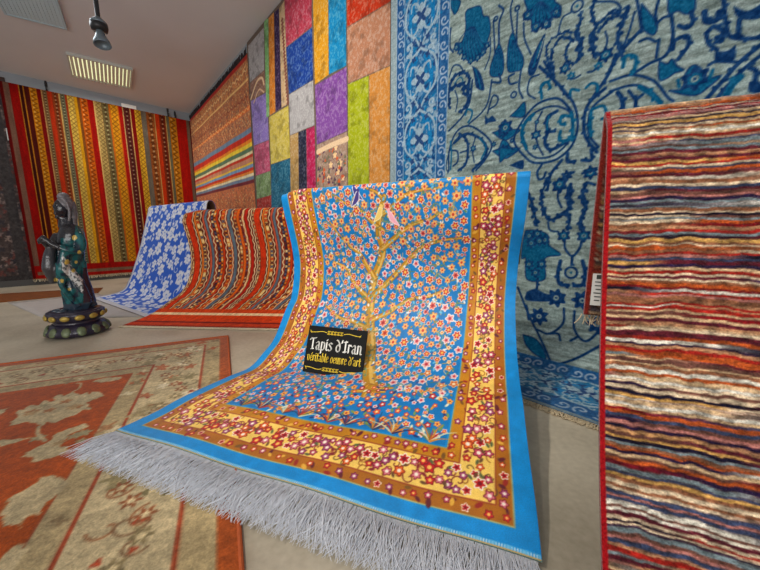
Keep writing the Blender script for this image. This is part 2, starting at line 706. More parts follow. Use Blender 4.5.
# --- borders: vines and blossoms
BUR, PNK, WHT, REDF, ORG = (122, 18, 40), (214, 112, 124), (250, 236, 214), (196, 32, 30), (226, 98, 30)
for k in range(5200):
    x, y = rnd.random() * WM, backm + rnd.random() * (Lm - backm)
    d = dist_edge(x, y)
    if 0.11 < d < 0.202:
        if k % 3 == 0:
            cl.spiral(x, y, rnd.uniform(0.012, 0.022), 0.8, rnd.random() * 6, rnd.choice((-1, 1)), 0.0036, rnd.choice(((110, 30, 30), (150, 86, 30), (96, 74, 40))))
    elif 0.064 < d < 0.096 or 0.217 < d < 0.249:
        if k % 3 == 0:
            cl.blob(x, y, rnd.uniform(0.004, 0.008), rnd.choice(((150, 40, 30), (120, 80, 30), (228, 170, 60), (96, 30, 40))), sq=1.9, sqa=rnd.random() * 3)
pts = []
for k in range(14000):
    x, y = rnd.random() * WM, backm - 0.1 + rnd.random() * (Lm - backm + 0.1)
    d = dist_edge(x, y)
    if 0.118 < d < 0.196:
        rr, sp = rnd.uniform(0.012, 0.02), 0.027
    elif 0.072 < d < 0.088 or 0.226 < d < 0.242:
        rr, sp = rnd.uniform(0.009, 0.0125), 0.03
    else:
        continue
    if any(abs(x - a) < sp and abs(y - b) < sp and (x - a) ** 2 + (y - b) ** 2 < sp * sp for a, b in pts[-400:] if True) or \
       any((x - a) ** 2 + (y - b) ** 2 < sp * sp for a, b in pts):
        continue
    pts.append((x, y))
    o, pcol, h = rnd.choice((((104, 14, 40), (196, 70, 92), WHT), ((120, 20, 36), PNK, WHT), ((130, 18, 30), REDF, (250, 190, 90)),
                             ((96, 20, 60), (170, 70, 110), WHT), (WHT, REDF, (120, 10, 30)), ((140, 30, 20), ORG, WHT)))
    cl.flower(x, y, rr, o, pcol, h, rnd.choice((5, 5, 6)), rnd.random() * 6)
    for q in range(1):
        t = rnd.random() * 6.3
        if not (0.112 < dist_edge(x + 1.5 * rr * math.cos(t), y + 1.5 * rr * math.sin(t)) < 0.2):
            continue
        cl.blob(x + 1.5 * rr * math.cos(t), y + 1.5 * rr * math.sin(t), 0.005, rnd.choice(((104, 70, 40), (130, 30, 40), (90, 100, 60))), sq=2.0, sqa=t + 0.8)

# --- the tree of life
TR, TR2, TRD = (186, 134, 30), (218, 176, 84), (130, 80, 24)


LIMB = []


def limb(pxs, w0, w1, c=TR):
    w0, w1 = w0 * 1.3, w1 * 1.5
    Q_ = spline([iv(*p) for p in pxs], 5)
    LIMB.extend((a_, b_, (w0 + (w1 - w0) * k_ / len(Q_)) / 2) for k_, (a_, b_) in enumerate(Q_))
    q = [iv(*p) for p in pxs]
    cl.stroke(q, w0 + 0.006, TRD, w1=w1 + 0.004)
    cl.stroke(q, w0, c, w1=w1)
    cl.stroke([(x + w0 * 0.15, y) for x, y in q], w0 * 0.3, TR2, w1=w1 * 0.3)


limb([(371, 388), (369, 370), (371, 345), (370, 320), (371, 298), (374, 278), (380, 262), (383, 250), (378, 232), (380, 212), (384, 197)], 0.050, 0.018)
limb([(374, 278), (366, 264), (360, 254), (350, 246), (338, 234), (330, 222)], 0.026, 0.006)
limb([(370, 300), (360, 290), (352, 280), (346, 268), (334, 262)], 0.024, 0.006)
limb([(381, 250), (392, 240), (402, 232), (414, 224), (428, 220), (440, 212)], 0.024, 0.006)
limb([(373, 296), (386, 284), (400, 270), (412, 256), (424, 246), (446, 240), (462, 238)], 0.026, 0.006)
limb([(371, 320), (390, 312), (408, 300), (430, 296), (448, 288)], 0.022, 0.005)
limb([(370, 330), (354, 322), (340, 318), (326, 306)], 0.022, 0.005)
limb([(383, 230), (372, 222), (360, 210), (346, 204), (336, 196)], 0.018, 0.005)
limb([(382, 215), (394, 205), (404, 196), (420, 190), (440, 188)], 0.016, 0.005)
limb([(384, 200), (376, 192), (366, 188)], 0.014, 0.005)
for a, b in (((370, 388), (352, 391)), ((371, 388), (384, 392)), ((369, 386), (362, 396)), ((371, 387), (392, 388))):
    limb([a, ((a[0] + b[0]) / 2, (a[1] + b[1]) / 2 + 1), b], 0.03, 0.008)
# twigs
for k in range(420):
    x, y = 0.29 + rnd.random() * 0.9, backm + rnd.random() * 1.15
    t = rnd.random() * 6.3
    l = rnd.uniform(0.04, 0.09)
    cl.stroke([(x, y), (x + l * 0.5 * math.cos(t), y + l * 0.5 * math.sin(t)), (x + l * math.cos(t + 0.6), y + l * math.sin(t + 0.6))], 0.004,
              rnd.choice(((190, 150, 60), (150, 130, 50), (120, 150, 110), (206, 176, 110), (96, 120, 90))))

# --- blossoms over the hanging field, smaller and denser on the lying field
ycr = iv(372, 388)[1]
pts = []
kinds_up = [((240, 206, 160), (214, 96, 36), (160, 30, 26), 6), ((238, 200, 180), (206, 84, 76), (150, 30, 44), 6), ((214, 140, 60), (236, 186, 116), (196, 56, 40), 6),
            ((240, 206, 176), (190, 40, 30), (236, 180, 80), 6), ((238, 226, 220), (222, 150, 150), (180, 40, 60), 5), ((226, 180, 130), (206, 100, 40), (240, 216, 170), 5),
            ((206, 110, 70), (240, 206, 176), (196, 60, 40), 6)]


def region_kind(x, y):
    """blossom colours change from bough to bough"""
    n = vnoise(np.array(x * 5.0 + 3.1), np.array(y * 5.0 + 1.7))
    n = float(n) * 0.75 + rnd.random() * 0.25
    return kinds_up[int(n * 6.99)]


def trunk_near(x, y):
    return False


for k in range(14000):
    x = 0.275 + rnd.random() * (WM - 0.55)
    y = backm - 0.02 + rnd.random() * (ycr - backm)
    r = rnd.uniform(0.0145, 0.0235)
    if k > 6000:
        r *= 0.6
    if any((x - a) ** 2 + (y - b) ** 2 < (r * 1.2 + c * 1.2) ** 2 for a, b, c in pts):
        continue
    if any((x - a_) ** 2 + (y - b_) ** 2 < (w_ + r * (0.75 if w_ > 0.012 else 0.2)) ** 2 for a_, b_, w_ in LIMB):
        continue
    pts.append((x, y, r))
    o, pc, h, n = region_kind(x, y)
    if k > 6000:
        o, pc, h = rnd.choice((((226, 206, 190), (206, 110, 90), (150, 40, 50)), ((248, 240, 230), (236, 150, 70), (180, 40, 40)), ((226, 180, 90), (246, 220, 170), (200, 60, 50))))
    cl.flower(x, y, r, o, pc, h, n)
for k in range(1300):
    x, y = 0.275 + rnd.random() * (WM - 0.55), backm + rnd.random() * (ycr - backm)
    if any((x - a) ** 2 + (y - b) ** 2 < (c * 0.95) ** 2 for a, b, c in pts):
        continue
    cl.blob(x, y, rnd.uniform(0.0035, 0.006), rnd.choice(((96, 180, 216), (206, 170, 90), (226, 226, 220), (90, 130, 90), (200, 110, 110), (150, 130, 60), (60, 80, 140))), sq=1.8, sqa=rnd.random() * 3)
# two birds in the crown
for (px, py), c, c2, sg in (((392, 217), (240, 170, 186), (250, 220, 224), 1), ((379, 213), (232, 200, 110), (246, 230, 170), -1), ((356, 192), (60, 60, 130), (240, 236, 240), 1), ((356, 197.5), (70, 60, 130), (240, 236, 240), -1)):
    x, y = iv(px, py)
    for cc, g in ((c2, 0.004), (c, 0)):
        cl.poly([(x - 0.022 * sg, y - 0.034), (x - 0.002 * sg, y - 0.022), (x + 0.018 * sg, y + 0.01), (x + 0.04 * sg, y + 0.042), (x + 0.008 * sg, y + 0.03), (x - 0.014 * sg, y + 0.012), (x - 0.02 * sg, y - 0.012)], cc, g)
    cl.blob(x - 0.017 * sg, y - 0.034, 0.009, c)
pts = []
for k in range(9000):
    x = 0.275 + rnd.random() * (WM - 0.55)
    y = ycr - 0.01 + rnd.random() * (y1 - 0.272 - ycr)
    r = rnd.uniform(0.009, 0.0155)
    if any((x - a) ** 2 + (y - b) ** 2 < (r * 1.3 + c * 1.3) ** 2 for a, b, c in pts):
        continue
    pts.append((x, y, r))
    o, pc, h = rnd.choice((((190, 36, 30), (236, 110, 50), (250, 220, 150)), ((248, 238, 226), (220, 60, 50), (246, 200, 90)), ((226, 120, 40), (246, 190, 90), (180, 30, 30)),
                           ((120, 20, 40), (214, 60, 60), (250, 236, 220)), ((250, 240, 230), (236, 170, 170), (190, 40, 70))))
    cl.flower(x, y, r, o, pc, h, 5)
    t = rnd.random() * 6.3
    cl.blob(x + 1.7 * r * math.cos(t), y + 1.7 * r * math.sin(t), 0.005, rnd.choice(((230, 230, 200), (120, 150, 80), (30, 50, 110), (220, 150, 50))), sq=2.2, sqa=rnd.random() * 3)
# grass tufts along the lower edge of the field
for k in range(9):
    x = 0.33 + k * 0.105 + rnd.uniform(-0.03, 0.03)
    y = y1 - 0.268
    for q in range(9):
        t = -PI / 2 + (q - 4) * 0.27
        l = rnd.uniform(0.05, 0.11)
        cl.stroke([(x, y), (x + l * 0.6 * math.cos(t), y + l * 0.6 * math.sin(t)), (x + l * math.cos(t) * 1.25, y + l * 0.85 * math.sin(t))], 0.008,
                  rnd.choice(((206, 130, 40), (170, 50, 40), (210, 210, 170), (110, 120, 50), (40, 40, 90), (20, 70, 110))), w1=0.002)
# edge stitches at the fringe end
for k in range(250):
    cl.rect(k * 0.006, k * 0.006 + 0.003, Lm - 0.012, Lm - 0.004, (200, 226, 240))
cl.rect(0, WM, Lm - 0.004, Lm, (200, 150, 60))
cl.rect(0, WM, 0, backm - 0.29, (120, 110, 90))
silk = mr.build('silk_rug', cl, M_silk, 0.006, back=(120, 116, 96), side=-1)
tag(silk, 'shiny blue rug with a flowering tree, golden floral border and long silver fringe', 'rug')
LMR = dict(mr=mr, cl=cl)
fe = mr.P[-1, ::4] + np.array([0, 0, -0.004])
fo = np.array([-0.30, -0.95, 0])
fr_o = fringe('fringe', fe, fo, 0.175, 1900, M_silver, silk, r=0.0012, spread=0.25, lift=0.007, seed=3, flat_z=0.014, curl=0.28)
fr_o['label'] = 'long silver silk fringe'

# ================================================================== the sign leaning on it
M_board = plain('black_board', (8, 8, 8), 0.6, spec=0.2)
M_white = plain('white_lettering', (235, 235, 228), 0.6)
M_yel = plain('yellow_lettering', (232, 200, 40), 0.6)


def surf(px, py):
    d = (mr.px[NBm:, :, 0] - px) ** 2 + (mr.px[NBm:, :, 1] - py) ** 2
    j, i = np.unravel_index(np.argmin(d), d.shape)
    return mr.P[j + NBm, i]


SW, SH, s_az, s_t, s_r = 0.305, 0.226, -0.27, math.radians(22), -0.018
ex = np.array([math.cos(s_az) * math.cos(s_r), math.sin(s_az) * math.cos(s_r), math.sin(s_r)])
ez = np.cross(ex, np.array([-math.sin(s_az) * math.sin(s_t), math.cos(s_az) * math.sin(s_t), math.cos(s_t)]))
ez /= np.linalg.norm(ez)
ey = np.cross(ez, ex)
SO = ray(302.7, 371.4) * 1.585 + np.array([0, 0, EYE]) + ex * SW / 2
sign = empty('sign_board', SO)
tag(sign, 'small black sign with white and yellow lettering leaning on the blue rug', 'sign')


def on_sign(x, y, h=0.0):               # x from the middle, y from the lower edge, h out of the board (relative to the sign)
    return ex * x + ey * y + ez * h


o = MB().box(on_sign(0, SH / 2, 0.0), (SW, SH, 0.008), (ex, ey, ez)).build('board', M_board, sign)
MB().tube([on_sign(0, SH * 0.7, -0.004), on_sign(0, SH * 0.28, -0.06)], 0.005, 8).build('back_strut', M_board, sign)
bv = o.modifiers.new('edge', 'BEVEL')
bv.width = 0.0015
GL = {
    'T': (0.9, [[(0.0, 1.2), (0.1, 1.38), (0.4, 1.36), (0.9, 1.46)], [(0.46, 1.36), (0.46, 0.1), (0.34, 0.0)], [(0.46, 0.14), (0.64, 0.04)]]),
    'a': (0.72, [[(0.1, 0.86), (0.32, 1.0), (0.52, 0.84), (0.52, 0.14), (0.68, 0.0)], [(0.52, 0.6), (0.22, 0.5), (0.1, 0.24), (0.26, 0.0), (0.52, 0.16)]]),
    'p': (0.74, [[(0.14, 1.0), (0.14, -0.42)], [(0.14, 0.84), (0.42, 1.0), (0.62, 0.8), (0.62, 0.22), (0.4, 0.0), (0.14, 0.12)]]),
    'i': (0.36, [[(0.14, 1.0), (0.14, 0.12), (0.3, 0.0)], [(0.14, 1.26), (0.2, 1.34)]]),
    's': (0.62, [[(0.56, 0.9), (0.32, 1.0), (0.1, 0.8), (0.5, 0.36), (0.46, 0.1), (0.24, 0.0), (0.04, 0.12)]]),
    'd': (0.76, [[(0.1, 1.46), (0.36, 1.3), (0.64, 0.8), (0.64, 0.2), (0.4, 0.0), (0.12, 0.16), (0.1, 0.6), (0.34, 0.88), (0.6, 0.72)]]),
    "'": (0.28, [[(0.14, 1.46), (0.08, 1.16)]]),
    'I': (0.6, [[(0.3, 1.4), (0.3, 0.04)], [(0.04, 1.28), (0.3, 1.4), (0.54, 1.34)], [(0.04, 0.06), (0.3, 0.02), (0.5, 0.1)]]),
    'r': (0.56, [[(0.14, 1.0), (0.14, 0.04)], [(0.14, 0.78), (0.36, 1.0), (0.52, 0.9)]]),
    'n': (0.76, [[(0.14, 1.0), (0.14, 0.02)], [(0.14, 0.8), (0.38, 1.0), (0.58, 0.84), (0.58, 0.12), (0.72, 0.0)]]),
    'v': (0.7, [[(0.04, 1.0), (0.14, 0.22), (0.34, 0.0), (0.58, 0.3), (0.58, 0.8), (0.4, 1.0)]]),
    'e': (0.62, [[(0.12, 0.5), (0.52, 0.62), (0.5, 0.88), (0.3, 1.0), (0.1, 0.74), (0.1, 0.22), (0.32, 0.0), (0.56, 0.16)]]),
    'E': (0.62, [[(0.12, 0.5), (0.52, 0.62), (0.5, 0.88), (0.3, 1.0), (0.1, 0.74), (0.1, 0.22), (0.32, 0.0), (0.56, 0.16)], [(0.26, 1.2), (0.48, 1.44)]]),
    't': (0.56, [[(0.24, 1.34), (0.24, 0.16), (0.38, 0.0), (0.54, 0.12)], [(0.0, 0.98), (0.48, 0.98)]]),
    'b': (0.72, [[(0.14, 1.46), (0.14, 0.12), (0.4, 0.0), (0.6, 0.22), (0.6, 0.76), (0.4, 1.0), (0.14, 0.82)]]),
    'l': (0.36, [[(0.14, 1.46), (0.14, 0.12), (0.3, 0.0)]]),
    'o': (0.72, [[(0.34, 1.0), (0.1, 0.76), (0.1, 0.22), (0.34, 0.0), (0.6, 0.22), (0.6, 0.76), (0.34, 1.0)]]),
    'u': (0.76, [[(0.12, 1.0), (0.12, 0.16), (0.34, 0.0), (0.58, 0.2)], [(0.58, 1.0), (0.58, 0.12), (0.72, 0.0)]]),
    ' ': (0.42, []),
}


def pen(mb, pts, nib, ang, hgt):
    """a broad-nib stroke as raised facets"""
    nx_, ny_ = math.cos(ang) * nib / 2, math.sin(ang) * nib / 2
    th = nib * 0.16
    tx, ty = -math.sin(ang) * th, math.cos(ang) * th
    for (ax, ay), (bx, by) in zip(pts[:-1], pts[1:]):
        l = math.hypot(bx - ax, by - ay) + 1e-9
        dx, dy = (bx - ax) / l * th, (by - ay) / l * th
        corners = []
        for (qx, qy) in ((ax - dx, ay - dy), (bx + dx, by + dy)):
            for s in (-1, 1):
                for t in (-1, 1):
                    corners.append((qx + s * nx_ + t * tx, qy + s * ny_ + t * ty))
        # convex hull of the swept nib
        C = sorted(set((round(a, 6), round(b, 6)) for a, b in corners))

        def half(seq):
            h = []
            for p in seq:
                while len(h) > 1 and (h[-1][0] - h[-2][0]) * (p[1] - h[-2][1]) - (h[-1][1] - h[-2][1]) * (p[0] - h[-2][0]) <= 0:
                    h.pop()
                h.append(p)
            return h
        lo, up = half(C), half(C[::-1])
        H = lo[:-1] + up[:-1]
        n = len(H)
        vs = [on_sign(x, y, 0.0041) for x, y in H] + [on_sign(x, y, 0.0041 + hgt) for x, y in H]
        fs = [tuple(range(n, 2 * n))] + [(k, (k + 1) % n, n + (k + 1) % n, n + k) for k in range(n)]
        mb.add(vs, fs)


def write(name, text, cx, cy, xh, width, mat, nib=0.26, slope=0.0):
    tot = sum(GL[c][0] for c in text) + 0.1 * (len(text) - 1)
    sx = width / tot
    x = cx - width / 2
    mb = MB()
    for c in text:
        w, st = GL[c]
        for s in st:
            q = spline(s, 4) if len(s) > 3 else np.array(s)
            pen(mb, [(x + a * sx, cy + b * xh) for a, b in q], nib * (sx + xh) / 2, math.radians(38), 0.0006)
        x += (w + 0.1) * sx
    return mb.build(name, mat, sign)


def ornament(cy, flip):
    mb = MB()
    nib = SH * 0.028
    for k in range(5):
        x = -SW * 0.03 + (k - 2) * SW * 0.055
        q = spline([(x - SW * 0.02, cy - SH * 0.025), (x + SW * 0.012, cy - SH * 0.028), (x - SW * 0.008, cy), (x + SW * 0.014, cy + SH * 0.028), (x - SW * 0.018, cy + SH * 0.026)], 4)
        pen(mb, [tuple(p) for p in q], nib * 0.9, math.radians(40), 0.0006)
    for s in (-1, 1):
        x = -SW * 0.03 + s * SW * 0.15
        pts = [(x, cy), (x + s * SW * 0.08, cy + SH * 0.016 * flip), (x + s * SW * 0.2, cy - SH * 0.01 * flip), (x + s * SW * 0.28, cy - SH * 0.012 * flip)]
        pen(mb, [tuple(p) for p in spline(pts, 5)], nib * 0.45, math.radians(70), 0.0006)
        pen(mb, [(x + s * SW * 0.26, cy - SH * 0.03), (x + s * SW * 0.285, cy + SH * 0.02)], nib * 0.4, math.radians(70), 0.0006)
    return mb.build('ornament', M_yel, sign)


ornament(SH * 0.875, 1)
ornament(SH * 0.105, -1)
write('lettering', "Tapis d'Iran", 0.0, SH * 0.50, SH * 0.165, SW * 0.88, M_white, 0.2)
write('lettering', "vEritable oeuvre d'art", 0.0, SH * 0.255, SH * 0.115, SW * 0.9, M_yel, 0.2)

# ================================================================== cloth on the walls
M_wool = woven('wool_kilim', rough=0.95, sheen=0.2, weave=160, bump=0.3, vary=0.22, spec=0.1)
M_wfr = plain('cream_fringe', (206, 190, 160), 0.9, noise=0.15, scale=80)
M_dfr = plain('dark_fringe', (48, 40, 44), 0.9, noise=0.3, scale=80)


def hung(ptf, s0, s1, zt, zb, off, nx, ny, wave=0.0, fr=5.0, ph=0.0):
    """flat cloth on a wall: s0 is its left side as seen; zt and zb may be functions of s"""
    P = np.empty((ny, nx, 3))
    for i, s in enumerate(np.linspace(s0, s1, nx)):
        a = zt(s) if callable(zt) else zt
        b = zb(s) if callable(zb) else zb
        zz = np.linspace(a, b, ny)
        base = ptf(s, 0.0, off)
        P[:, i] = base
        P[:, i, 2] = zz
    if wave:
        n = ptf(0, 0, 1) - ptf(0, 0, 0)
        u = np.linspace(0, 1, nx)[None, :]
        v = np.linspace(0, 1, ny)[:, None]
        w_ = wave * (0.5 + 0.5 * np.sin(u * fr * 2 * PI + ph + 0.8 * np.sin(v * 3))) * (0.25 + 0.75 * v)
        P += w_[..., None] * n
    return P


# ---- red striped kilim on the far wall
sL, sR = wall_b(16.0, 180)[0], wall_b(195.6, 180)[0]
zT, zB = 2.82, 0.09
P = hung(pt_b, sL, sR, zT, zB, 0.03, 520, 360, wave=0.03, fr=4)
sh = Sheet(P)
WR = sL - sR
cl = Cloth(WR, zT - zB, 520, 360, (120, 10, 10))
gx = lambda px: sL - wall_b(px, 182)[0]
gy = lambda py: zT - wall_b(100, py)[1]
STR = [(19.5, 25.5, (132, 98, 100), ''), (25.5, 34, (164, 12, 8), ''), (34, 35, (210, 150, 50), ''), (35, 38, (62, 14, 12), ''), (38, 39.3, (206, 140, 40), ''),
       (39.3, 44, (84, 20, 14), ''), (44, 51, (216, 140, 20), 'z'), (51, 55, (130, 12, 12), ''), (55, 56, (222, 190, 140), ''), (56, 60.5, (140, 110, 84), 'd'),
       (60.5, 65, (204, 56, 22), ''), (65, 71, (156, 70, 36), 'd'), (71, 72.5, (226, 196, 140), ''), (72.5, 77, (116, 122, 116), 'd'), (77, 79, (170, 60, 30), ''),
       (79, 85.5, (236, 204, 110), 'x'), (85.5, 88.5, (236, 176, 28), ''), (88.5, 91, (140, 84, 40), ''), (91, 98, (226, 108, 22), 'z'), (98, 103.5, (182, 18, 12), ''),
       (103.5, 105, (236, 206, 150), ''), (105, 111, (204, 180, 130), 'x'), (111, 117.5, (122, 112, 84), 'd'), (117.5, 119, (224, 120, 30), ''), (119, 126, (238, 164, 34), 'x'),
       (126, 127, (226, 120, 30), ''), (127, 130.5, (190, 22, 16), ''), (130.5, 131.5, (232, 206, 160), ''), (131.5, 137.5, (104, 40, 46), 'd'), (137.5, 138.5, (236, 206, 150), ''),
       (138.5, 142, (150, 14, 14), ''), (142, 148, (242, 192, 60), 'x'), (148, 153, (118, 112, 122), ''), (153, 160.5, (166, 92, 48), 'd'), (160.5, 161.3, (232, 200, 140), ''),
       (161.3, 165, (220, 62, 18), ''), (165, 171, (140, 52, 30), 'd'), (171, 172, (226, 196, 140), ''), (172, 174.5, (116, 122, 120), ''), (174.5, 181.5, (232, 152, 32), 'z'),
       (181.5, 191, (200, 24, 14), ''), (191, 194, (134, 110, 112), '')]
for a, b, c, k in STR:
    x0, x1 = gx(a), gx(b)
    cl.rect(x0, x1, 0, 9, c)
    w_ = x1 - x0
    c = np.array(c, float)
    dk, lt = c * 0.55 + np.array((20, 8, 4)), np.minimum(c * 0.5 + 128, 250)
    n = int((zT - zB) / (w_ * 0.8)) + 1
    st = (zT - zB) / n
    for j in range(n):
        y = j * st
        if k == 'z':
            cl.stroke([(x0 + w_ * 0.2, y), (x1 - w_ * 0.2, y + st / 2), (x0 + w_ * 0.2, y + st)], w_ * 0.16, dk, smooth=False)
            cl.blob(x0 + w_ * 0.3, y + st / 2, w_ * 0.1, lt)
        elif k == 'x':
            cl.stroke([(x0 + w_ * 0.1, y), (x1 - w_ * 0.1, y + st)], w_ * 0.11, dk, smooth=False)
            cl.stroke([(x1 - w_ * 0.1, y), (x0 + w_ * 0.1, y + st)], w_ * 0.11, dk, smooth=False)
        elif k == 'd':
            cl.blob((x0 + x1) / 2, y + st / 2, w_ * 0.26, dk, 4, 0.3, 0.4)
            cl.blob(x0 + w_ * 0.5, y, w_ * 0.13, lt)
yb = gy(262.5)
cl.rect(0, WR, yb, 9, (176, 16, 12))
cl.rect(0, gx(19.5), 0, 9, (112, 8, 8))
cl.rect(gx(22), WR - 0.06, gy(268), gy(271), (140, 110, 110))
for k in range(130):
    cl.rect(k * WR / 130, (k + 0.5) * WR / 130, gy(274), gy(275.6), (236, 216, 180))
cl.mottle(0.16, 30, 6)
cl.mottle(0.10, 90, 90, o=2)
cl.a *= np.array((0.8, 0.76, 0.6), np.float32)        # the whole rug is dyed deep and warm
red = sh.build('kilim_rug', cl, M_wool, 0.006, back=(110, 40, 30), side=-1)
tag(red, 'red and gold vertically striped rug hung on the far wall', 'rug')
fringe('fringe', sh.P[-1, ::6], (0, 0, -1), 0.05, 300, M_wfr, red, r=0.004, droop=0.0001, spread=0.2, seed=4)

# ---- dark rug beside it, at the picture's left side
d0 = sL + 1.0
P = hung(pt_b, d0, sL - 0.06, 2.88, 0.06, 0.012, 160, 300)
sh = Sheet(P)
cl = Cloth(1.06, 2.82, 160, 300, (74, 64, 62))
for k in range(700):
    x, y = rnd.random() * 1.06, rnd.random() * 2.82
    cl.blob(x, y, rnd.uniform(0.015, 0.035), rnd.choice(((116, 100, 96), (96, 60, 56), (60, 56, 60), (130, 112, 104))), 4, 0.4, rnd.random() * 3)
cl.rect(0.86, 0.97, 0, 9, (62, 58, 58))
cl.rect(0, 0.97, 2.72, 9, (60, 56, 56))
cl.mottle(0.3, 40, 40)
drk = sh.build('wall_rug', cl, M_wool, 0.008, side=-1)
tag(drk, 'dark grey speckled rug hung at the left end of the far wall', 'rug')
c0 = pt_b(wall_b(10.5, 135)[0], wall_b(10.5, 135)[1], 0.018)
M_paper = plain('white_paper', (232, 232, 228), 0.7)
MB().box(c0, (0.07, 0.16, 0.004), (DB, (0, 0, 1), NB)).build('price_tag', M_paper, drk)['label'] = 'white paper tag'

# hooks and a paper slip above the red rug
M_iron = plain('black_iron', (20, 22, 26), 0.45)
for px, w in ((49, 'above the gold stripes at its left end'), (167, 'near its right end, the taller one'), (174, 'near its right end, the shorter one')):
    s = wall_b(px, 105)[0]
    lng = 0.17 if px == 167 else 0.13 if px == 49 else 0.1
    h = empty('hanging_hook', pt_b(s, zT + 0.02, 0.0))
    tag(h, 'black hook over the red striped rug, ' + w, 'hook', 'rug hooks on the far wall')
    MB().tube([(0, 0, -0.03), (0, 0, lng)], 0.011, 8).box(np.array([0, 0, lng * 0.55]), (0.03, 0.014, 0.06), (DB, NB, (0, 0, 1))).build('shank', M_iron, h)
    MB().tube([NB * 0.0 + (0, 0, 0.0), NB * 0.03 + (0, 0, -0.012), NB * 0.055 + (0, 0, 0.0), NB * 0.06 + (0, 0, 0.03)], 0.009, 8).build('prong', M_iron, h)
s = wall_b(128, 101)[0]
tag(MB().box(pt_b(s, zT + 0.03, 0.025), (0.2, 0.055, 0.004), (DB, (0, 0, 1), NB)).build('paper_slip', M_paper), 'white paper slip on top of the red striped rug', 'slip')

# ---- kilim with rainbow stripes at the near side of the corner
ka, kb = 0.06, wall_r(252.5, 130)[0]
kz = lambda s: ceil_z(pt_r(s, 0)) - 0.05
P = hung(pt_r, ka, kb, lambda s: kz(s) - 0.07, 0.25, 0.012, 300, 420, wave=0.015, fr=3)
sh = Sheet(P)
cl = Cloth(1.0, 1.0, 300, 420, (198, 112, 70))
sl, sr = wall_r(199, 150)[0], wall_r(251, 130)[0]


def kline(yl, yr):
    a, b = wall_r(199, yl), wall_r(251, yr)
    out = []
    for s in (ka, kb):
        t = (s - a[0]) / (b[0] - a[0])
        z = a[1] + (b[1] - a[1]) * t
        zt = kz(s) - 0.07
        out.append(((s - ka) / (kb - ka), (zt - z) / (zt - 0.25)))
    return out


KB = [(110, 51, (66, 34, 28)), (113.5, 56, (176, 34, 22)), (128, 76, (190, 122, 72)), (129.5, 78.5, (232, 190, 120)), (146, 105, (172, 104, 66)), (148, 110, (222, 110, 50)),
      (161, 128, (184, 116, 80)), (165, 133.5, (112, 134, 158)), (169.5, 139.5, (206, 42, 16)), (171.5, 143, (238, 134, 22)), (174.5, 147.5, (244, 206, 54)), (177.5, 152, (92, 124, 92)),
      (179.5, 155, (238, 222, 172)), (181.5, 158, (204, 50, 24)), (184.5, 163, (204, 136, 104)), (186, 165, (240, 196, 60)), (188, 168.5, (120, 154, 188)), (190, 171.5, (206, 50, 24)),
      (191.5, 174, (236, 140, 50)), (193, 177, (236, 222, 180)), (195, 180.5, (116, 136, 160)), (197, 184, (116, 34, 44))]
prev = [(0, -0.1), (1, -0.1)]
for yl, yr, c in KB:
    q = kline(yl, yr)
    cl.poly([prev[0], prev[1], q[1], q[0]], c)
    prev = q
for yl0, yr0, yl1, yr1 in ((114, 57, 128, 75), (130, 80, 146, 104), (149, 112, 160, 126), (198, 186, 214, 215)):
    for k in range(1300):
        t, v = rnd.random(), rnd.random()
        a, b = kline(yl0 + (yl1 - yl0) * v, yr0 + (yr1 - yr0) * v)
        cl.blob(t, a[1] + (b[1] - a[1]) * t, rnd.uniform(0.0022, 0.0042), rnd.choice(((222, 180, 120), (146, 76, 50), (214, 126, 66), (130, 90, 80))))
for yl, yr, c in ((121, 66, (236, 200, 140)), (147, 107, (240, 180, 110)), (139, 94, (140, 60, 40))):
    a, b = kline(yl, yr)
    n = 40
    cl.stroke([(k / n, a[1] + (b[1] - a[1]) * k / n + (0.006 if k % 2 else -0.006)) for k in range(n + 1)], 0.005, c, smooth=False)
cl.mottle(0.14, 60, 25)
kil = sh.build('flatweave_rug', cl, M_wool, 0.006, side=-1)
tag(kil, 'long tan rug with rainbow stripes on the side wall next to the corner', 'rug')
fringe('fringe', sh.P[0, ::4] + np.array([0, 0, -0.01]), (0, 0, 1), 0.09, 150, M_dfr, kil, r=0.0075, droop=-0.0001, spread=0.7, seed=6)['label'] = 'dark knotted fringe along the top'

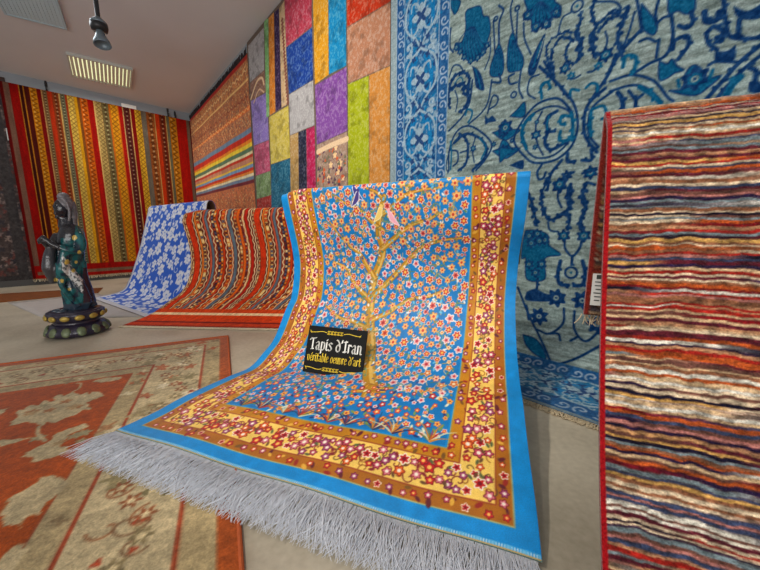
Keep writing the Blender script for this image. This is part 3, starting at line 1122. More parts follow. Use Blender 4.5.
# ---- patchwork rug
pa, pb = wall_r(252.5, 130)[0] + 0.02, wall_r(391.5, 90)[0]
P = hung(pt_r, pa, pb, lambda s: ceil_z(pt_r(s, 0)) - 0.015, 0.3, 0.016, 420, 520, wave=0.006, fr=2)
sh = Sheet(P)
cl = Cloth(pb - pa, 3.0, 420, 520, (112, 96, 84))
PW = [
    ([(248, 46), (264, 27), (264.5, 70), (250, 83)], (176, 172, 172)), ([(250, 83), (264.5, 70), (266, 92), (251, 101)], (150, 104, 84)),
    ([(251, 101), (267, 92), (269, 140), (254, 146)], (150, 126, 206)), ([(254, 146), (269, 140), (270.5, 171), (256, 176)], (206, 84, 120)),
    ([(256, 176), (270.5, 171), (271.5, 195), (257, 199)], (126, 156, 100)), ([(257, 199), (271.5, 195), (272, 240), (258, 240)], (170, 44, 36)),
    ([(264, 20), (268.5, 18), (269.5, 116), (266.5, 118)], (124, 186, 110)), ([(268.5, 18), (274, 12), (275.5, 112), (269.5, 116)], (224, 130, 30)),
    ([(274, 12), (279, 8), (281.5, 108), (275.5, 112)], (42, 18, 66)), ([(279, 8), (284.5, 0), (288, 104), (281.5, 108)], (212, 176, 130)),
    ([(269, 117), (288.5, 105), (290.5, 158), (271, 164.5)], (212, 190, 76)), ([(271, 164.5), (290.5, 158), (292, 240), (272, 240)], (14, 96, 130)),
    ([(284, -6), (312, -30), (312, 27), (286, 47.5)], (192, 60, 84)), ([(286, 47.5), (312.5, 27), (313.5, 80), (289, 94.5)], (14, 60, 150)),
    ([(289, 94.5), (313.5, 80), (315, 125.5), (290, 135.5)], (176, 174, 176)), ([(290, 135.5), (298.5, 132), (299.5, 240), (291, 240)], (190, 150, 86)),
    ([(298.5, 132), (306.5, 129), (308, 240), (299.5, 240)], (30, 34, 60)), ([(306.5, 129), (315, 125.5), (317.5, 240), (308, 240)], (196, 24, 84)),
    ([(312, -40), (328, -50), (329, 75), (315, 85)], (222, 156, 28)), ([(328, -50), (346, -60), (346.5, 66), (329, 75)], (10, 140, 200)),
    ([(315, 85.5), (346.8, 66.5), (347.5, 131), (317, 145)], (136, 78, 168)), ([(317, 145), (347.5, 131), (348, 240), (317.5, 240)], (178, 146, 124)),
    ([(346, -60), (391.5, -80), (391.5, 1.5), (347, 27.5)], (206, 54, 20)), ([(347, 27.5), (391.5, 1.5), (391.5, 65), (347.8, 84)], (196, 136, 104)),
    ([(347.8, 84), (369, 75), (369.5, 240), (348, 240)], (176, 188, 22)), ([(369, 75), (391.5, 65), (391.5, 240), (369.5, 240)], (222, 148, 66))]


def wuv(px, py):
    """pixel -> cloth coordinates on the patchwork (exact, also outside the picture)"""
    s, z = wall_r(px, py, 0.016)
    zt = ceil_z(pt_r(s, 0)) - 0.015
    return (s - pa), 3.0 * (zt - z) / (zt - 0.3)


for q, c in PW:
    Q = [wuv(*p) for p in q]
    xs_, ys_ = [p[0] for p in Q], [p[1] for p in Q]
    w = cl.win(min(xs_), max(xs_), min(ys_), max(ys_))
    before = cl.a.copy()
    cl.poly(Q, c, -0.004)
    if w:
        ch = (np.abs(cl.a - before).sum(2) > 1)
        n = fbm(cl.X * 14 + c[0], cl.Y * 14 + c[1], 5)
        g = fbm(cl.X * 70 + c[1], cl.Y * 60 + c[2], 3)
        lightc = np.minimum(np.array(c) * 0.55 + 112, 250)
        darkc = np.array(c) * 0.55
        ml = np.clip((g - 0.5) * 4, 0, 0.6) * ch
        md = np.clip((0.46 - n) * 2.4, 0, 0.42) * ch
        cl.a = cl.a * (1 - ml[..., None]) + lightc.astype(np.float32) * ml[..., None]
        cl.a = cl.a * (1 - md[..., None]) + darkc.astype(np.float32) * md[..., None]
        cl.a = cl.a.astype(np.float32)
cl.a *= 0.9
# the worn floral patch and vines on a few patches
for (px, py), r in (((335, 155), 0.03), ((340, 163), 0.035), ((331, 165), 0.03), ((338, 172), 0.03), ((329, 178), 0.03), ((343, 178), 0.025), ((336, 148), 0.025), ((324, 172), 0.02)):
    x, y = wuv(px, py)
    cl.blob(x, y, r * 1.25, (110, 70, 90), 5, 0.2, 1)
    cl.blob(x, y, r, (236, 200, 150), 5, 0.25, 1)
for k in range(60):
    x, y = wuv(318 + rnd.random() * 28, 150 + rnd.random() * 35)
    cl.blob(x, y, rnd.uniform(0.01, 0.02), rnd.choice(((90, 60, 84), (206, 90, 50), (110, 110, 90))), 3, 0.3, rnd.random())
cl.stroke([wuv(318, 152), wuv(332, 145), wuv(347, 139)], 0.05, (226, 196, 160))
cl.stroke([wuv(251, 99), wuv(257, 82), wuv(262, 78), wuv(264, 84)], 0.03, (226, 190, 150))
cl.stroke([wuv(254, 103), wuv(259, 90), wuv(264, 92)], 0.02, (216, 176, 140))
for k in range(24):
    x, y = wuv(282 + k * 0.25, 20 + k * 3.6)
    cl.blob(x, y, 0.022, (120, 70, 60), 4, 0.3)
pw = sh.build('patchwork_rug', cl, M_wool, 0.008, side=-1)
tag(pw, 'patchwork rug of many coloured rectangles on the side wall', 'rug')

# ---- the big blue rug: down the side wall and out over the floor
OFF = 0.022
f1 = (on_z(525, 400) - CORNER) @ NR
f2 = (on_z(600, 428) - CORNER) @ NR
FO = (f1 + f2) / 2
prof = spline([(OFF, 2.95), (OFF, 1.6), (OFF, 0.45), (OFF + 0.004, 0.27), (OFF + 0.04, 0.11), (0.14, 0.03), (0.3, 0.012), (FO, 0.010)], 30)
NXw, NYw = 470, 700
prof, LW = resample(prof, NYw)
wa, wb = wall_r(392.5, 90)[0], 7.65
P = np.empty((NYw, NXw, 3))
for i, s in enumerate(np.linspace(wa, wb, NXw)):
    for k in range(3):
        P[:, i, k] = CORNER[k] + DR[k] * s + NR[k] * prof[:, 0]
    P[:, i, 2] = prof[:, 1]
bw = Sheet(P)
GRD, NAVY, TEAL, BBL = (134, 152, 150), (12, 54, 102), (8, 88, 128), (32, 98, 150)
cl = Cloth(wb - wa, LW, NXw, NYw, GRD)
zl = 2.95


def bq(px, py):
    """picture point -> place on the cloth (wall part exactly, floor part along the cloth)"""
    s, z = wall_r(px, py, OFF)
    if z > 0.27:
        return s - wa, zl - z
    p = on_z(px, py, 0.012)
    d = (p - CORNER) @ NR
    if d < 0.14:
        return bw.inv(px, py, cl)
    return (p - CORNER) @ DR - wa, LW - (FO - d)


# streaky ground
g = fbm(cl.X * 7 + cl.Y * 1.0, cl.Y * 60, 3)
cl.a += ((g - 0.5) * 90)[..., None] * np.array((0.9, 1, 1), np.float32)
g = fbm(cl.X * 25, cl.Y * 120, 2)
cl.a += ((g - 0.5) * 50)[..., None].astype(np.float32)


GND = cl.a.copy()


def R(ox, oy, k):
    return lambda pts: [bq(ox + x / k, oy + y / k) for x, y in pts]


MM = 0.0048                               # metres per picture pixel on the cloth, for stroke widths
def st(f, pts, w=2.4, c=NAVY, wob=0.0, sm=True):
    q = f(pts)
    cl.stroke(q, w * MM * 0.86, c, smooth=sm, wob=wob * MM)
    if wob or w >= 3.6:                      # leaf lobes along the scroll
        S_ = spline(q, 6) if len(q) > 2 else np.array(q)
        acc, sg = 0.0, 1
        for (ax, ay), (bx, by) in zip(S_[:-1], S_[1:]):
            l = math.hypot(bx - ax, by - ay)
            acc += l
            if acc > w * MM * (1.1 if wob else 1.7):
                acc, sg = 0.0, -sg
                nx_, ny_ = -(by - ay) / (l + 1e-9) * sg, (bx - ax) / (l + 1e-9) * sg
                a_ = math.atan2(ny_ * 0.8 + (by - ay) / (l + 1e-9) * 0.7, nx_ * 0.8 + (bx - ax) / (l + 1e-9) * 0.7)
                cl.blob(bx + nx_ * w * MM * 0.45, by + ny_ * w * MM * 0.45, w * MM * 0.36, c, 0, 0, 0, 1.25, a_)
def po(f, pts, c=TEAL, edge=NAVY):
    q = spline(f(pts + pts[:1]), 5)
    if edge:
        cl.poly(q, edge, 0.004)
    cl.poly(q, c, -0.003)
def fl(f, x, y, r, c=NAVY, c2=TEAL, k=6):
    (u, v), = f([(x, y)])
    cl.blob(u, v, r * MM * 1.1, c, k, 0.2, 0.4)
    cl.blob(u, v, r * MM * 0.62, c2, k, 0.1, 0.4)
    cl.blob(u, v, r * MM * 0.34, GRD)
    cl.blob(u, v, r * MM * 0.16, NAVY)
def ring(f, x, y, r, w=2.2):
    (u, v), = f([(x, y)])
    cl.blob(u, v, r * MM, NAVY)
    cl.blob(u, v, (r - w) * MM, GRD)
    cl.blob(u, v, max(0.5, r - 2 * w) * MM * 0.6, TEAL)


F1 = R(390, 0, 6.333)
po(F1, [(490, 60), (570, 40), (590, 100), (625, 110), (635, 190), (620, 250), (600, 330), (555, 372), (510, 390), (470, 365), (455, 335), (418, 310), (415, 275), (455, 265), (480, 180), (478, 90)])
for x, y in ((420, 300), (445, 325), (470, 360), (512, 385), (555, 365), (590, 330), (612, 290)):
    fl(F1, x, y, 4, NAVY, TEAL, 5)
po(F1, [(380, 0), (440, 0), (440, 40), (410, 90), (385, 40)])
po(F1, [(690, 270), (712, 330), (720, 420), (700, 480), (640, 480), (635, 430), (660, 350)])
st(F1, [(665, 350), (660, 240), (655, 130)])
ring(F1, 670, 118, 3.4)
st(F1, [(690, 270), (692, 140), (718, 65), (690, 35)], 3)
st(F1, [(600, 440), (632, 350), (636, 240)], 2)
st(F1, [(385, 180), (380, 230), (380, 300), (400, 330)], 3)
st(F1, [(375, 490), (400, 420), (440, 415), (462, 450), (455, 470)], 2.4)
po(F1, [(515, 410), (550, 430), (580, 470), (600, 570), (545, 560), (530, 480)], NAVY, None)
st(F1, [(540, 440), (560, 500), (575, 560)], 2, TEAL)
st(F1, [(375, 570), (395, 500), (440, 465), (490, 470), (500, 540), (480, 600), (460, 560)], 4.5, NAVY, 1.2)
st(F1, [(400, 570), (415, 520), (450, 490), (470, 540)], 2, TEAL)
st(F1, [(650, 520), (700, 520), (690, 470)], 3)
for k in range(9):
    t = k / 8
    st(F1, [(520 + 30 * (t - .5), 170), (500 + 130 * (t - .45), 250 + 20 * math.sin(t * 3)), (440 + 170 * t, 300 + 75 * math.sin(t * PI))], 1.2, NAVY)
F2 = R(390, 80, 5.7)
st(F2, [(340, 160), (335, 90), (355, 45), (420, 25), (450, 85), (430, 155), (395, 180)], 5, NAVY, 1.2)
st(F2, [(375, 180), (385, 110), (370, 60)], 2)
st(F2, [(335, 290), (390, 235), (425, 190), (455, 120), (470, 0)], 3)
st(F2, [(450, 250), (520, 188), (560, 120), (580, 0)], 2.6)
st(F2, [(560, 170), (605, 140), (615, 100), (590, 88), (572, 130), (556, 190)], 2.6)
po(F2, [(540, 190), (560, 215), (585, 200), (608, 235), (565, 245), (540, 255)], NAVY, None)
st(F2, [(430, 200), (442, 168), (468, 178), (462, 215), (446, 240)], 3.2, TEAL)
st(F2, [(335, 520), (338, 400), (380, 295), (450, 262), (530, 305), (580, 370), (545, 450), (490, 515)], 3)
st(F2, [(330, 530), (320, 480), (350, 380), (400, 310)], 2)
st(F2, [(365, 360), (430, 308), (500, 325), (548, 375), (540, 440), (470, 515)], 4.2)
st(F2, [(510, 330), (545, 385), (520, 450)], 3, TEAL)
st(F2, [(395, 305), (435, 340), (445, 400), (430, 480), (390, 515)], 4.2)
st(F2, [(490, 320), (470, 390), (480, 470)], 2)
fl(F2, 474, 390, 4)
st(F2, [(355, 400), (385, 410), (385, 465), (360, 490)], 3)
st(F2, [(445, 400), (400, 415)], 2.5)
st(F2, [(345, 350), (350, 420), (345, 510)], 3, TEAL)
for cy in (300, 405):
    po(F2, [(585, cy), (620, cy - 15), (640, cy - 60), (670, cy - 50), (690, cy - 20), (740, cy - 15), (700, cy + 20), (660, cy + 42), (625, cy + 30)])
    fl(F2, 645, cy - 5, 6)
fl(F2, 592, 365, 3)
F3 = R(500, 0, 5.7)
po(F3, [(140, -80), (140, 0), (155, 55), (135, 80), (140, 112), (178, 112), (182, 168), (212, 180), (226, 125), (242, 155), (286, 152), (292, 102), (340, 95), (346, 40), (310, 0), (320, -80)])
for x, y in ((158, 85), (205, 150), (262, 135), (318, 70)):
    fl(F3, x, y, 5)
po(F3, [(75, 180), (100, 260), (132, 330), (125, 390), (90, 405), (45, 400), (45, 280), (58, 210)])
st(F3, [(75, 190), (60, 60), (72, 0), (80, -40)])
st(F3, [(95, 240), (96, 150), (100, 70)])
ring(F3, 98, 48, 3.6)
st(F3, [(135, 130), (140, 220), (176, 308)])
po(F3, [(265, 185), (238, 210), (165, 360), (160, 430), (200, 420), (240, 300)], NAVY, None)
st(F3, [(235, 240), (190, 380)], 2.2, TEAL, sm=False)
st(F3, [(250, 220), (215, 330)], 1.2, GRD, sm=False)
st(F3, [(330, 195), (355, 105), (405, 70)], 2)
ring(F3, 440, 35, 6.4, 2)
st(F3, [(440, 185), (458, 110), (462, 70)], 4, NAVY, 1)
st(F3, [(300, 440), (268, 330), (272, 250), (330, 200), (400, 180), (448, 215), (456, 300), (430, 360), (390, 352), (372, 300), (395, 250)], 2.8, NAVY, 1)
st(F3, [(310, 430), (292, 330), (310, 260), (360, 212), (420, 232)], 3.4, NAVY, 1.4)
st(F3, [(440, 200), (456, 250), (448, 330)], 6, NAVY, 1.6)
st(F3, [(250, 350), (290, 420), (300, 440)], 3)
fl(F3, 370, 390, 5)
fl(F3, 405, 432, 3.6, TEAL, TEAL)
st(F3, [(395, 450), (430, 445), (458, 428)], 2.2)
st(F3, [(225, 380), (300, 450), (350, 500), (392, 556)], 4)
st(F3, [(662, 310), (620, 420), (560, 510), (520, 570)], 4)
st(F3, [(545, 330), (520, 240), (545, 160), (620, 85), (684, 75)], 3, NAVY, 1)
st(F3, [(530, 190), (530, 250), (535, 315)], 6, NAVY, 1.6)
st(F3, [(600, 180), (612, 230), (592, 300)], 2.2)
st(F3, [(560, 180), (620, 110), (690, 90)], 3, NAVY, 1)
fl(F3, 602, 312, 6)
fl(F3, 560, 376, 3.6, TEAL, TEAL)
st(F3, [(500, 412), (530, 405), (560, 385)], 2.4)
st(F3, [(545, 140), (522, 80), (540, 0), (545, -60)], 4, NAVY, 1)
st(F3, [(545, 10), (650, 10), (690, 45)], 2.4)
st(F3, [(80, 420), (50, 440), (58, 478), (95, 470)], 3)
st(F3, [(120, 400), (108, 500), (130, 560)], 2.6)
ring(F3, 78, 540, 4.4)
st(F3, [(238, 560), (235, 490), (270, 468), (288, 500)], 4, TEAL)
st(F3, [(490, 500), (520, 475), (552, 482), (555, 520)], 3.4, TEAL)
st(F3, [(400, 560), (405, 512), (450, 515)], 3.4, TEAL)
st(F3, [(222, 425), (172, 450), (158, 530), (200, 562)], 2.4)
for k in range(8):
    t = k / 7
    st(F3, [(232 + 20 * (t - .5), 10), (170 + 130 * t, 60 + 20 * math.sin(t * PI)), (150 + 175 * t, 85 + 70 * math.sin(t * PI))], 1.2, NAVY)
for k in range(5):
    st(F3, [(78 + 4 * k - 8, 230), (52 + 17 * k, 330), (55 + 15 * k, 395)], 1.0, NAVY)
    st(F1, [(690 + 4 * k - 8, 310), (655 + 14 * k, 400), (650 + 12 * k, 470)], 1.0, NAVY)
F4 = R(500, 90, 5.7)
st(F4, [(345, -10), (410, 60), (438, 140), (440, 230), (400, 330), (310, 400), (200, 415), (140, 378), (80, 290), (120, 190), (200, 90), (290, 50), (350, 58), (412, 125)], 3.2)
st(F4, [(415, 140), (412, 240), (370, 320), (290, 378), (205, 385), (150, 340), (120, 260), (150, 170), (230, 112), (310, 92), (380, 112), (415, 150)], 2.6)
st(F4, [(150, 335), (125, 250), (145, 185), (190, 140)], 5, TEAL)
st(F4, [(325, 120), (268, 160), (270, 240), (256, 300), (290, 340), (380, 295)], 4.6)
st(F4, [(280, 150), (268, 200), (274, 240)], 2.6, TEAL)
st(F4, [(240, 122), (205, 200), (212, 300), (245, 370)], 2.4)
fl(F4, 205, 255, 5)
fl(F4, 210, 182, 2.4)
fl(F4, 200, 325, 2.8)
st(F4, [(400, 150), (352, 148), (345, 190), (370, 198)], 4, TEAL)
st(F4, [(345, 235), (338, 285), (385, 285), (410, 260)], 4, TEAL)
st(F4, [(262, 240), (312, 235)], 4, NAVY)
st(F4, [(408, 130), (415, 200), (410, 285)], 4.5, TEAL)
st(F4, [(600, -10), (520, 60), (482, 140), (485, 260), (552, 355)], 4)
st(F4, [(640, 10), (545, 80), (510, 140), (506, 250), (560, 325)], 3)
st(F4, [(525, 110), (590, 92), (605, 150), (580, 165)], 3.4, TEAL)
st(F4, [(520, 120), (515, 200), (520, 260)], 4, TEAL)
st(F4, [(352, 400), (290, 480), (270, 570)], 4)
st(F4, [(238, 425), (212, 470), (222, 508), (248, 500), (260, 470)], 3.4)
st(F4, [(385, 360), (385, 408), (428, 405)], 4.2)
st(F4, [(520, 340), (520, 398), (468, 400)], 4.2)
fl(F4, 380, 488, 5, NAVY, NAVY)
st(F4, [(360, 500), (420, 468)], 3.4)
fl(F4, 515, 470, 6, NAVY, TEAL)
st(F4, [(470, 475), (550, 455)], 3.2)
fl(F4, 340, 545, 7)
st(F4, [(480, 560), (500, 530), (540, 540)], 3.4)
po(F4, [(58, 150), (100, 110), (140, 70), (136, 150)])
fl(F4, 30, 215, 8)
po(F4, [(0, 330), (60, 335), (92, 352), (40, 372), (0, 410)])
ring(F4, 68, 288, 3)
po(F4, [(45, 430), (132, 395), (128, 455)], NAVY, None)
F5 = R(610, 0, 5.067)
st(F5, [(135, -10), (150, 80), (160, 150)], 3)
po(F5, [(160, 20), (195, 60), (238, 120), (222, 175), (172, 150), (158, 80)])
st(F5, [(250, -10), (232, 60), (236, 120)], 3)
st(F5, [(235, 120), (270, 90), (305, 80)], 3)
st(F5, [(150, 210), (190, 195), (230, 210)], 3)
st(F5, [(310, 60), (318, 190), (282, 280), (200, 322), (110, 378)], 3.4)
st(F5, [(248, 200), (235, 290)], 3)
po(F5, [(295, -50), (295, 10), (300, 68), (345, 55), (385, 70), (425, 55), (432, 0), (430, -50)])
st(F5, [(410, 60), (420, 110), (390, 142), (348, 130)], 4)
st(F5, [(318, 250), (330, 205), (390, 182), (396, 230), (345, 300)], 4)
po(F5, [(250, 310), (290, 325), (315, 300), (340, 335), (372, 355), (330, 368), (290, 395), (250, 402)])
st(F5, [(0, 350), (60, 258), (150, 158)], 4)
st(F5, [(95, 40), (60, 110), (42, 200), (62, 285)], 5, NAVY, 1.6)
st(F5, [(125, 60), (100, 150), (60, 258)], 2.4)
st(F5, [(0, 60), (50, 50), (95, 45)], 3, NAVY, 1)
st(F5, [(0, 412), (110, 380), (222, 410), (290, 490), (320, 512)], 3)
st(F5, [(0, 462), (110, 432), (190, 450), (262, 520)], 3)
st(F5, [(150, 440), (215, 480), (255, 520)], 5, TEAL)
st(F5, [(40, 470), (60, 500), (66, 550)], 5)
st(F5, [(95, 460), (130, 500), (165, 480)], 3.4)
st(F5, [(130, 490), (130, 550)], 4)
st(F5, [(66, 340), (80, 285), (130, 290), (125, 350), (110, 375)], 4, TEAL)
po(F5, [(300, 460), (370, 448), (385, 370), (430, 330), (480, 370), (495, 400), (560, 385), (500, 440), (440, 480), (370, 478)])
fl(F5, 430, 400, 8)
st(F5, [(505, 400), (520, 355)], 3, TEAL)
st(F5, [(350, 440), (345, 405)], 3, TEAL)
st(F5, [(478, 60), (488, 108), (540, 102), (552, 60)], 5)
po(F5, [(530, 240), (560, 255), (600, 250), (642, 225), (630, 310), (530, 312)], NAVY, None)
st(F5, [(500, 330), (540, 312), (660, 315)], 3)
st(F5, [(488, 170), (500, 220), (542, 252)], 3.6)
st(F5, [(490, 165), (530, 135), (576, 165), (562, 210), (540, 190)], 4.2)
st(F5, [(575, -20), (588, 120), (620, 190), (780, 192)], 3.6)
po(F5, [(620, 20), (700, 50), (780, 10), (770, 90), (680, 105), (630, 80)], NAVY, None)
st(F5, [(655, 100), (650, 190)], 4)
st(F5, [(490, 500), (580, 400), (660, 312), (780, 215)], 4)
st(F5, [(540, 500), (600, 430), (700, 330), (790, 265)], 3.6)
st(F5, [(590, 480), (620, 430), (660, 390)], 6, TEAL)
po(F5, [(698, 410), (770, 410), (770, 470), (700, 470)], NAVY, None)
st(F5, [(710, 345), (740, 360), (735, 410)], 4)
F6 = R(510, 180, 4.75)
st(F6, [(180, -10), (150, 80), (165, 160), (195, 188), (270, 150)], 5, NAVY, 1.4)
st(F6, [(85, 60), (110, 130), (125, 215)], 6, NAVY, 1.6)
po(F6, [(75, 240), (130, 240), (180, 262), (185, 310), (240, 355), (165, 372), (165, 470), (80, 470), (75, 372), (55, 370), (62, 290)])
for x, y in ((90, 265), (130, 255), (165, 285), (140, 290), (100, 300), (90, 400), (150, 400), (120, 440)):
    fl(F6, x, y, 5, NAVY, TEAL)
for x in (255, 350):
    fl(F6, x, 265, 6)
st(F6, [(290, 20), (280, 80), (288, 135)], 6, NAVY, 1.5)
st(F6, [(358, 20), (345, 80), (360, 140)], 6, NAVY, 1.5)
st(F6, [(265, 150), (282, 190), (275, 232)], 5, NAVY, 1)
st(F6, [(355, 150), (335, 190), (340, 236)], 5, NAVY, 1)
st(F6, [(260, 290), (262, 325), (295, 362), (330, 325), (340, 290)], 3.2)
st(F6, [(295, 360), (293, 402)], 3.6)
ring(F6, 290, 440, 7.6, 2.6)
st(F6, [(240, 385), (228, 440), (235, 492), (278, 500)], 5)
st(F6, [(345, 385), (356, 440), (345, 496), (303, 502)], 5)
st(F6, [(230, 40), (228, 90), (245, 130)], 3)
fl(F6, 235, 20, 6)
st(F6, [(180, 200), (190, 238), (230, 246)], 2.6)
st(F6, [(130, 470), (125, 520), (90, 560)], 4)
po(F6, [(75, 530), (120, 515), (180, 540), (240, 530), (250, 575), (80, 575)], NAVY, None)
F7 = R(510, 290, 3.8)
st(F7, [(30, -10), (70, 90), (115, 180), (158, 280)], 3.4)
st(F7, [(70, 110), (62, 60)], 4)
for x, y in ((110, 100), (175, 30), (275, 40), (332, 130)):
    fl(F7, x, y, 9, NAVY, NAVY, 7)
st(F7, [(205, 70), (200, 130), (150, 165), (105, 152)], 3.2)
st(F7, [(150, 165), (185, 166), (190, 190)], 3.2)
st(F7, [(245, 80), (246, 150), (290, 196), (350, 145)], 3.2)
st(F7, [(252, 182), (232, 192)], 3.2)
st(F7, [(365, 200), (250, 260), (165, 285)], 3.4)
po(F7, [(50, 170), (95, 185), (122, 215), (135, 262), (90, 240), (58, 205)])
# the scrollwork repeats, mirrored, over the parts of the cloth the photograph does not show
mk = (np.abs(cl.a - GND).sum(2) > 30).astype(np.float64)
I_ = np.pad(mk, ((1, 0), (1, 0))).cumsum(0).cumsum(1)
q_ = 13
j_ = np.arange(NYw)
i_ = np.arange(NXw)
ja, jb = np.clip(j_ - q_, 0, NYw), np.clip(j_ + q_ + 1, 0, NYw)
ia, ib = np.clip(i_ - q_, 0, NXw), np.clip(i_ + q_ + 1, 0, NXw)
cnt = I_[jb][:, ib] - I_[ja][:, ib] - I_[jb][:, ia] + I_[ja][:, ia]
free = (cnt < 1)
r0_, r1_ = int((zl - 2.16) / LW * NYw), int((zl - 1.42) / LW * NYw)
k0_, k1_ = int(0.58 / cl.w * NXw), int(1.50 / cl.w * NXw)
hh, ww = r1_ - r0_, k1_ - k0_


def refl(v, n):
    v = np.mod(v, 2 * n)
    return np.where(v < n, v, 2 * n - 1 - v)


JJ = r0_ + refl(j_ - r0_, hh)
II = k0_ + refl(i_ - k0_, ww)
til = cl.a[JJ][:, II]
tmk = mk[JJ][:, II] > 0
use = free & tmk
cl.a[use] = til[use]
# ---- borders: up the left side and across the near end
BX = [bq(px, 90)[0] for px in (396.5, 404, 437.5, 447.5)]
cl.rect(0, BX[0], 0, 9, (140, 160, 168))
cl.rect(BX[0], BX[1], 0, 9, (30, 84, 140))
cl.rect(BX[1], BX[2], 0, 9, BBL)
cl.rect(BX[2], BX[3], 0, 9, (34, 90, 144))
Ybot = LW - (BX[3] - 0.02)
yl_, ye = bq(560, 366)[1], LW
def band(kind, x0, x1, y0, y1, vert):
    L_ = (y1 - y0) if vert else (x1 - x0)
    wdt = (x1 - x0) if vert else (y1 - y0)
    q = (lambda a, b: (x0 + b, y0 + a)) if vert else (lambda a, b: (x0 + a, y0 + b))
    if kind == 'guard':
        n = int(L_ / (wdt * 0.9))
        for k in range(n):
            a = (k + 0.5) * L_ / n
            x, y = q(a, wdt / 2)
            cl.spiral(x, y, wdt * 0.42, 1.0, 0.6 + (0 if vert else 1.6), 1 if k % 2 else -1, wdt * 0.13, (150, 172, 196))
    else:
        lt, mid, dk = (146, 172, 190), (16, 116, 176), (36, 70, 120)
        n = max(1, int(round(L_ / (wdt * 1.25))))
        c = L_ / n
        for k in range(n):
            a = (k + 0.5) * c
            sg = 1 if k % 2 else -1
            for e in (-1, 1):                     # light cartouche lines from lozenge to lozenge
                cl.stroke([q(a - c * 0.5, wdt * 0.5), q(a - c * 0.28, wdt * (0.5 + 0.40 * e)), q(a + c * 0.1, wdt * (0.5 + 0.44 * e)), q(a + c * 0.32, wdt * (0.5 + 0.16 * e)), q(a + c * 0.5, wdt * 0.5)], wdt * 0.055, lt)
                cl.stroke([q(a - c * 0.34, wdt * (0.5 + 0.16 * e)), q(a - c * 0.12, wdt * (0.5 + 0.3 * e)), q(a + c * 0.16, wdt * (0.5 + 0.3 * e)), q(a + c * 0.22, wdt * (0.5 + 0.12 * e))], wdt * 0.16, mid, w1=wdt * 0.05)
                cl.spiral(*q(a + c * 0.42, wdt * (0.5 + 0.36 * e)), wdt * 0.11, 1, 1, e, wdt * 0.05, lt)
                x, y = q(a - c * 0.46, wdt * (0.5 + 0.32 * e))
                cl.blob(x, y, wdt * 0.09, lt, 3, 0.35, 1.0)
            for e in (-1, 1):
                for f_ in (-1, 1):
                    cl.stroke([q(a + f_ * c * 0.06, wdt * (0.5 + 0.05 * e)), q(a + f_ * c * 0.2, wdt * (0.5 + 0.12 * e)), q(a + f_ * c * 0.24, wdt * (0.5 + 0.26 * e)), q(a + f_ * c * 0.12, wdt * (0.5 + 0.3 * e))], wdt * 0.07, lt, w1=wdt * 0.03)
                    cl.blob(*q(a + f_ * c * 0.36, wdt * (0.5 + 0.2 * e)), wdt * 0.06, dk, 4, 0.3, 0.4)
            x, y = q(a, wdt * 0.5)
            cl.blob(x, y, wdt * 0.2, lt, 4, 0.36, 0.0)
            cl.blob(x, y, wdt * 0.12, dk, 4, 0.45, 0.78)
            cl.blob(*q(a + c * 0.5, wdt * 0.5), wdt * 0.1, dk, 4, 0.3, 0.0)
cl.rect(0, 9, yl_ - 0.02, 9, (34, 90, 144))
hgt_b = ye - yl_
cl.rect(0, 9, yl_ + hgt_b * 0.14, yl_ + hgt_b * 0.74, (52, 116, 158))
for k in range(900):                         # small leaves in the left border
    x, y = BX[1] + (BX[2] - BX[1]) * rnd.random(), rnd.random() * yl_
    cl.blob(x, y, rnd.uniform(0.008, 0.016), rnd.choice(((130, 160, 184), (22, 66, 118), (20, 112, 166), (90, 136, 176))), 3, 0.4, rnd.random() * 6, 1.8, rnd.random() * 3)
band('guard', BX[0], BX[1], 0, yl_, True)
band('main', BX[1], BX[2], 0, yl_, True)
band('guard', BX[2], BX[3], 0, yl_, True)
band('guard', 0, cl.w, yl_ - 0.015, yl_ + hgt_b * 0.13, False)
band('main', 0, cl.w, yl_ + hgt_b * 0.14, yl_ + hgt_b * 0.74, False)
for k in range(420):
    x, y = rnd.random() * cl.w, yl_ + hgt_b * (0.14 + 0.6 * rnd.random())
    if k % 2:
        cl.spiral(x, y, 0.026, 0.8, rnd.random() * 6, rnd.choice((-1, 1)), 0.007, (160, 184, 196))
    else:
        cl.blob(x, y, 0.011, rnd.choice(((160, 184, 196), (30, 70, 120), (16, 110, 160))), 3, 0.4, rnd.random() * 6, 1.8, rnd.random() * 3)
band('guard', 0, cl.w, yl_ + hgt_b * 0.75, yl_ + hgt_b * 0.93, False)
cl.rect(0, cl.w, ye - hgt_b * 0.05, ye, (120, 140, 150))
for x in (BX[0], BX[1], BX[2], BX[3]):
    cl.rect(x - 0.003, x + 0.003, 0, yl_, (150, 176, 196))
g = fbm(cl.X * 90, cl.Y * 90, 2)
cl.a += ((g - 0.5) * 46)[..., None].astype(np.float32)
blue = bw.build('wall_rug', cl, M_wool, 0.007, side=-1)
tag(blue, 'large grey and navy scrollwork rug hanging on the side wall down to the floor', 'rug')
fringe('fringe', bw.P[-1, ::4] + np.array([0, 0, -0.005]), NR, 0.05, 700, M_wfr, blue, r=0.0035, spread=0.3, lift=0.004, seed=8, flat_z=0.003)

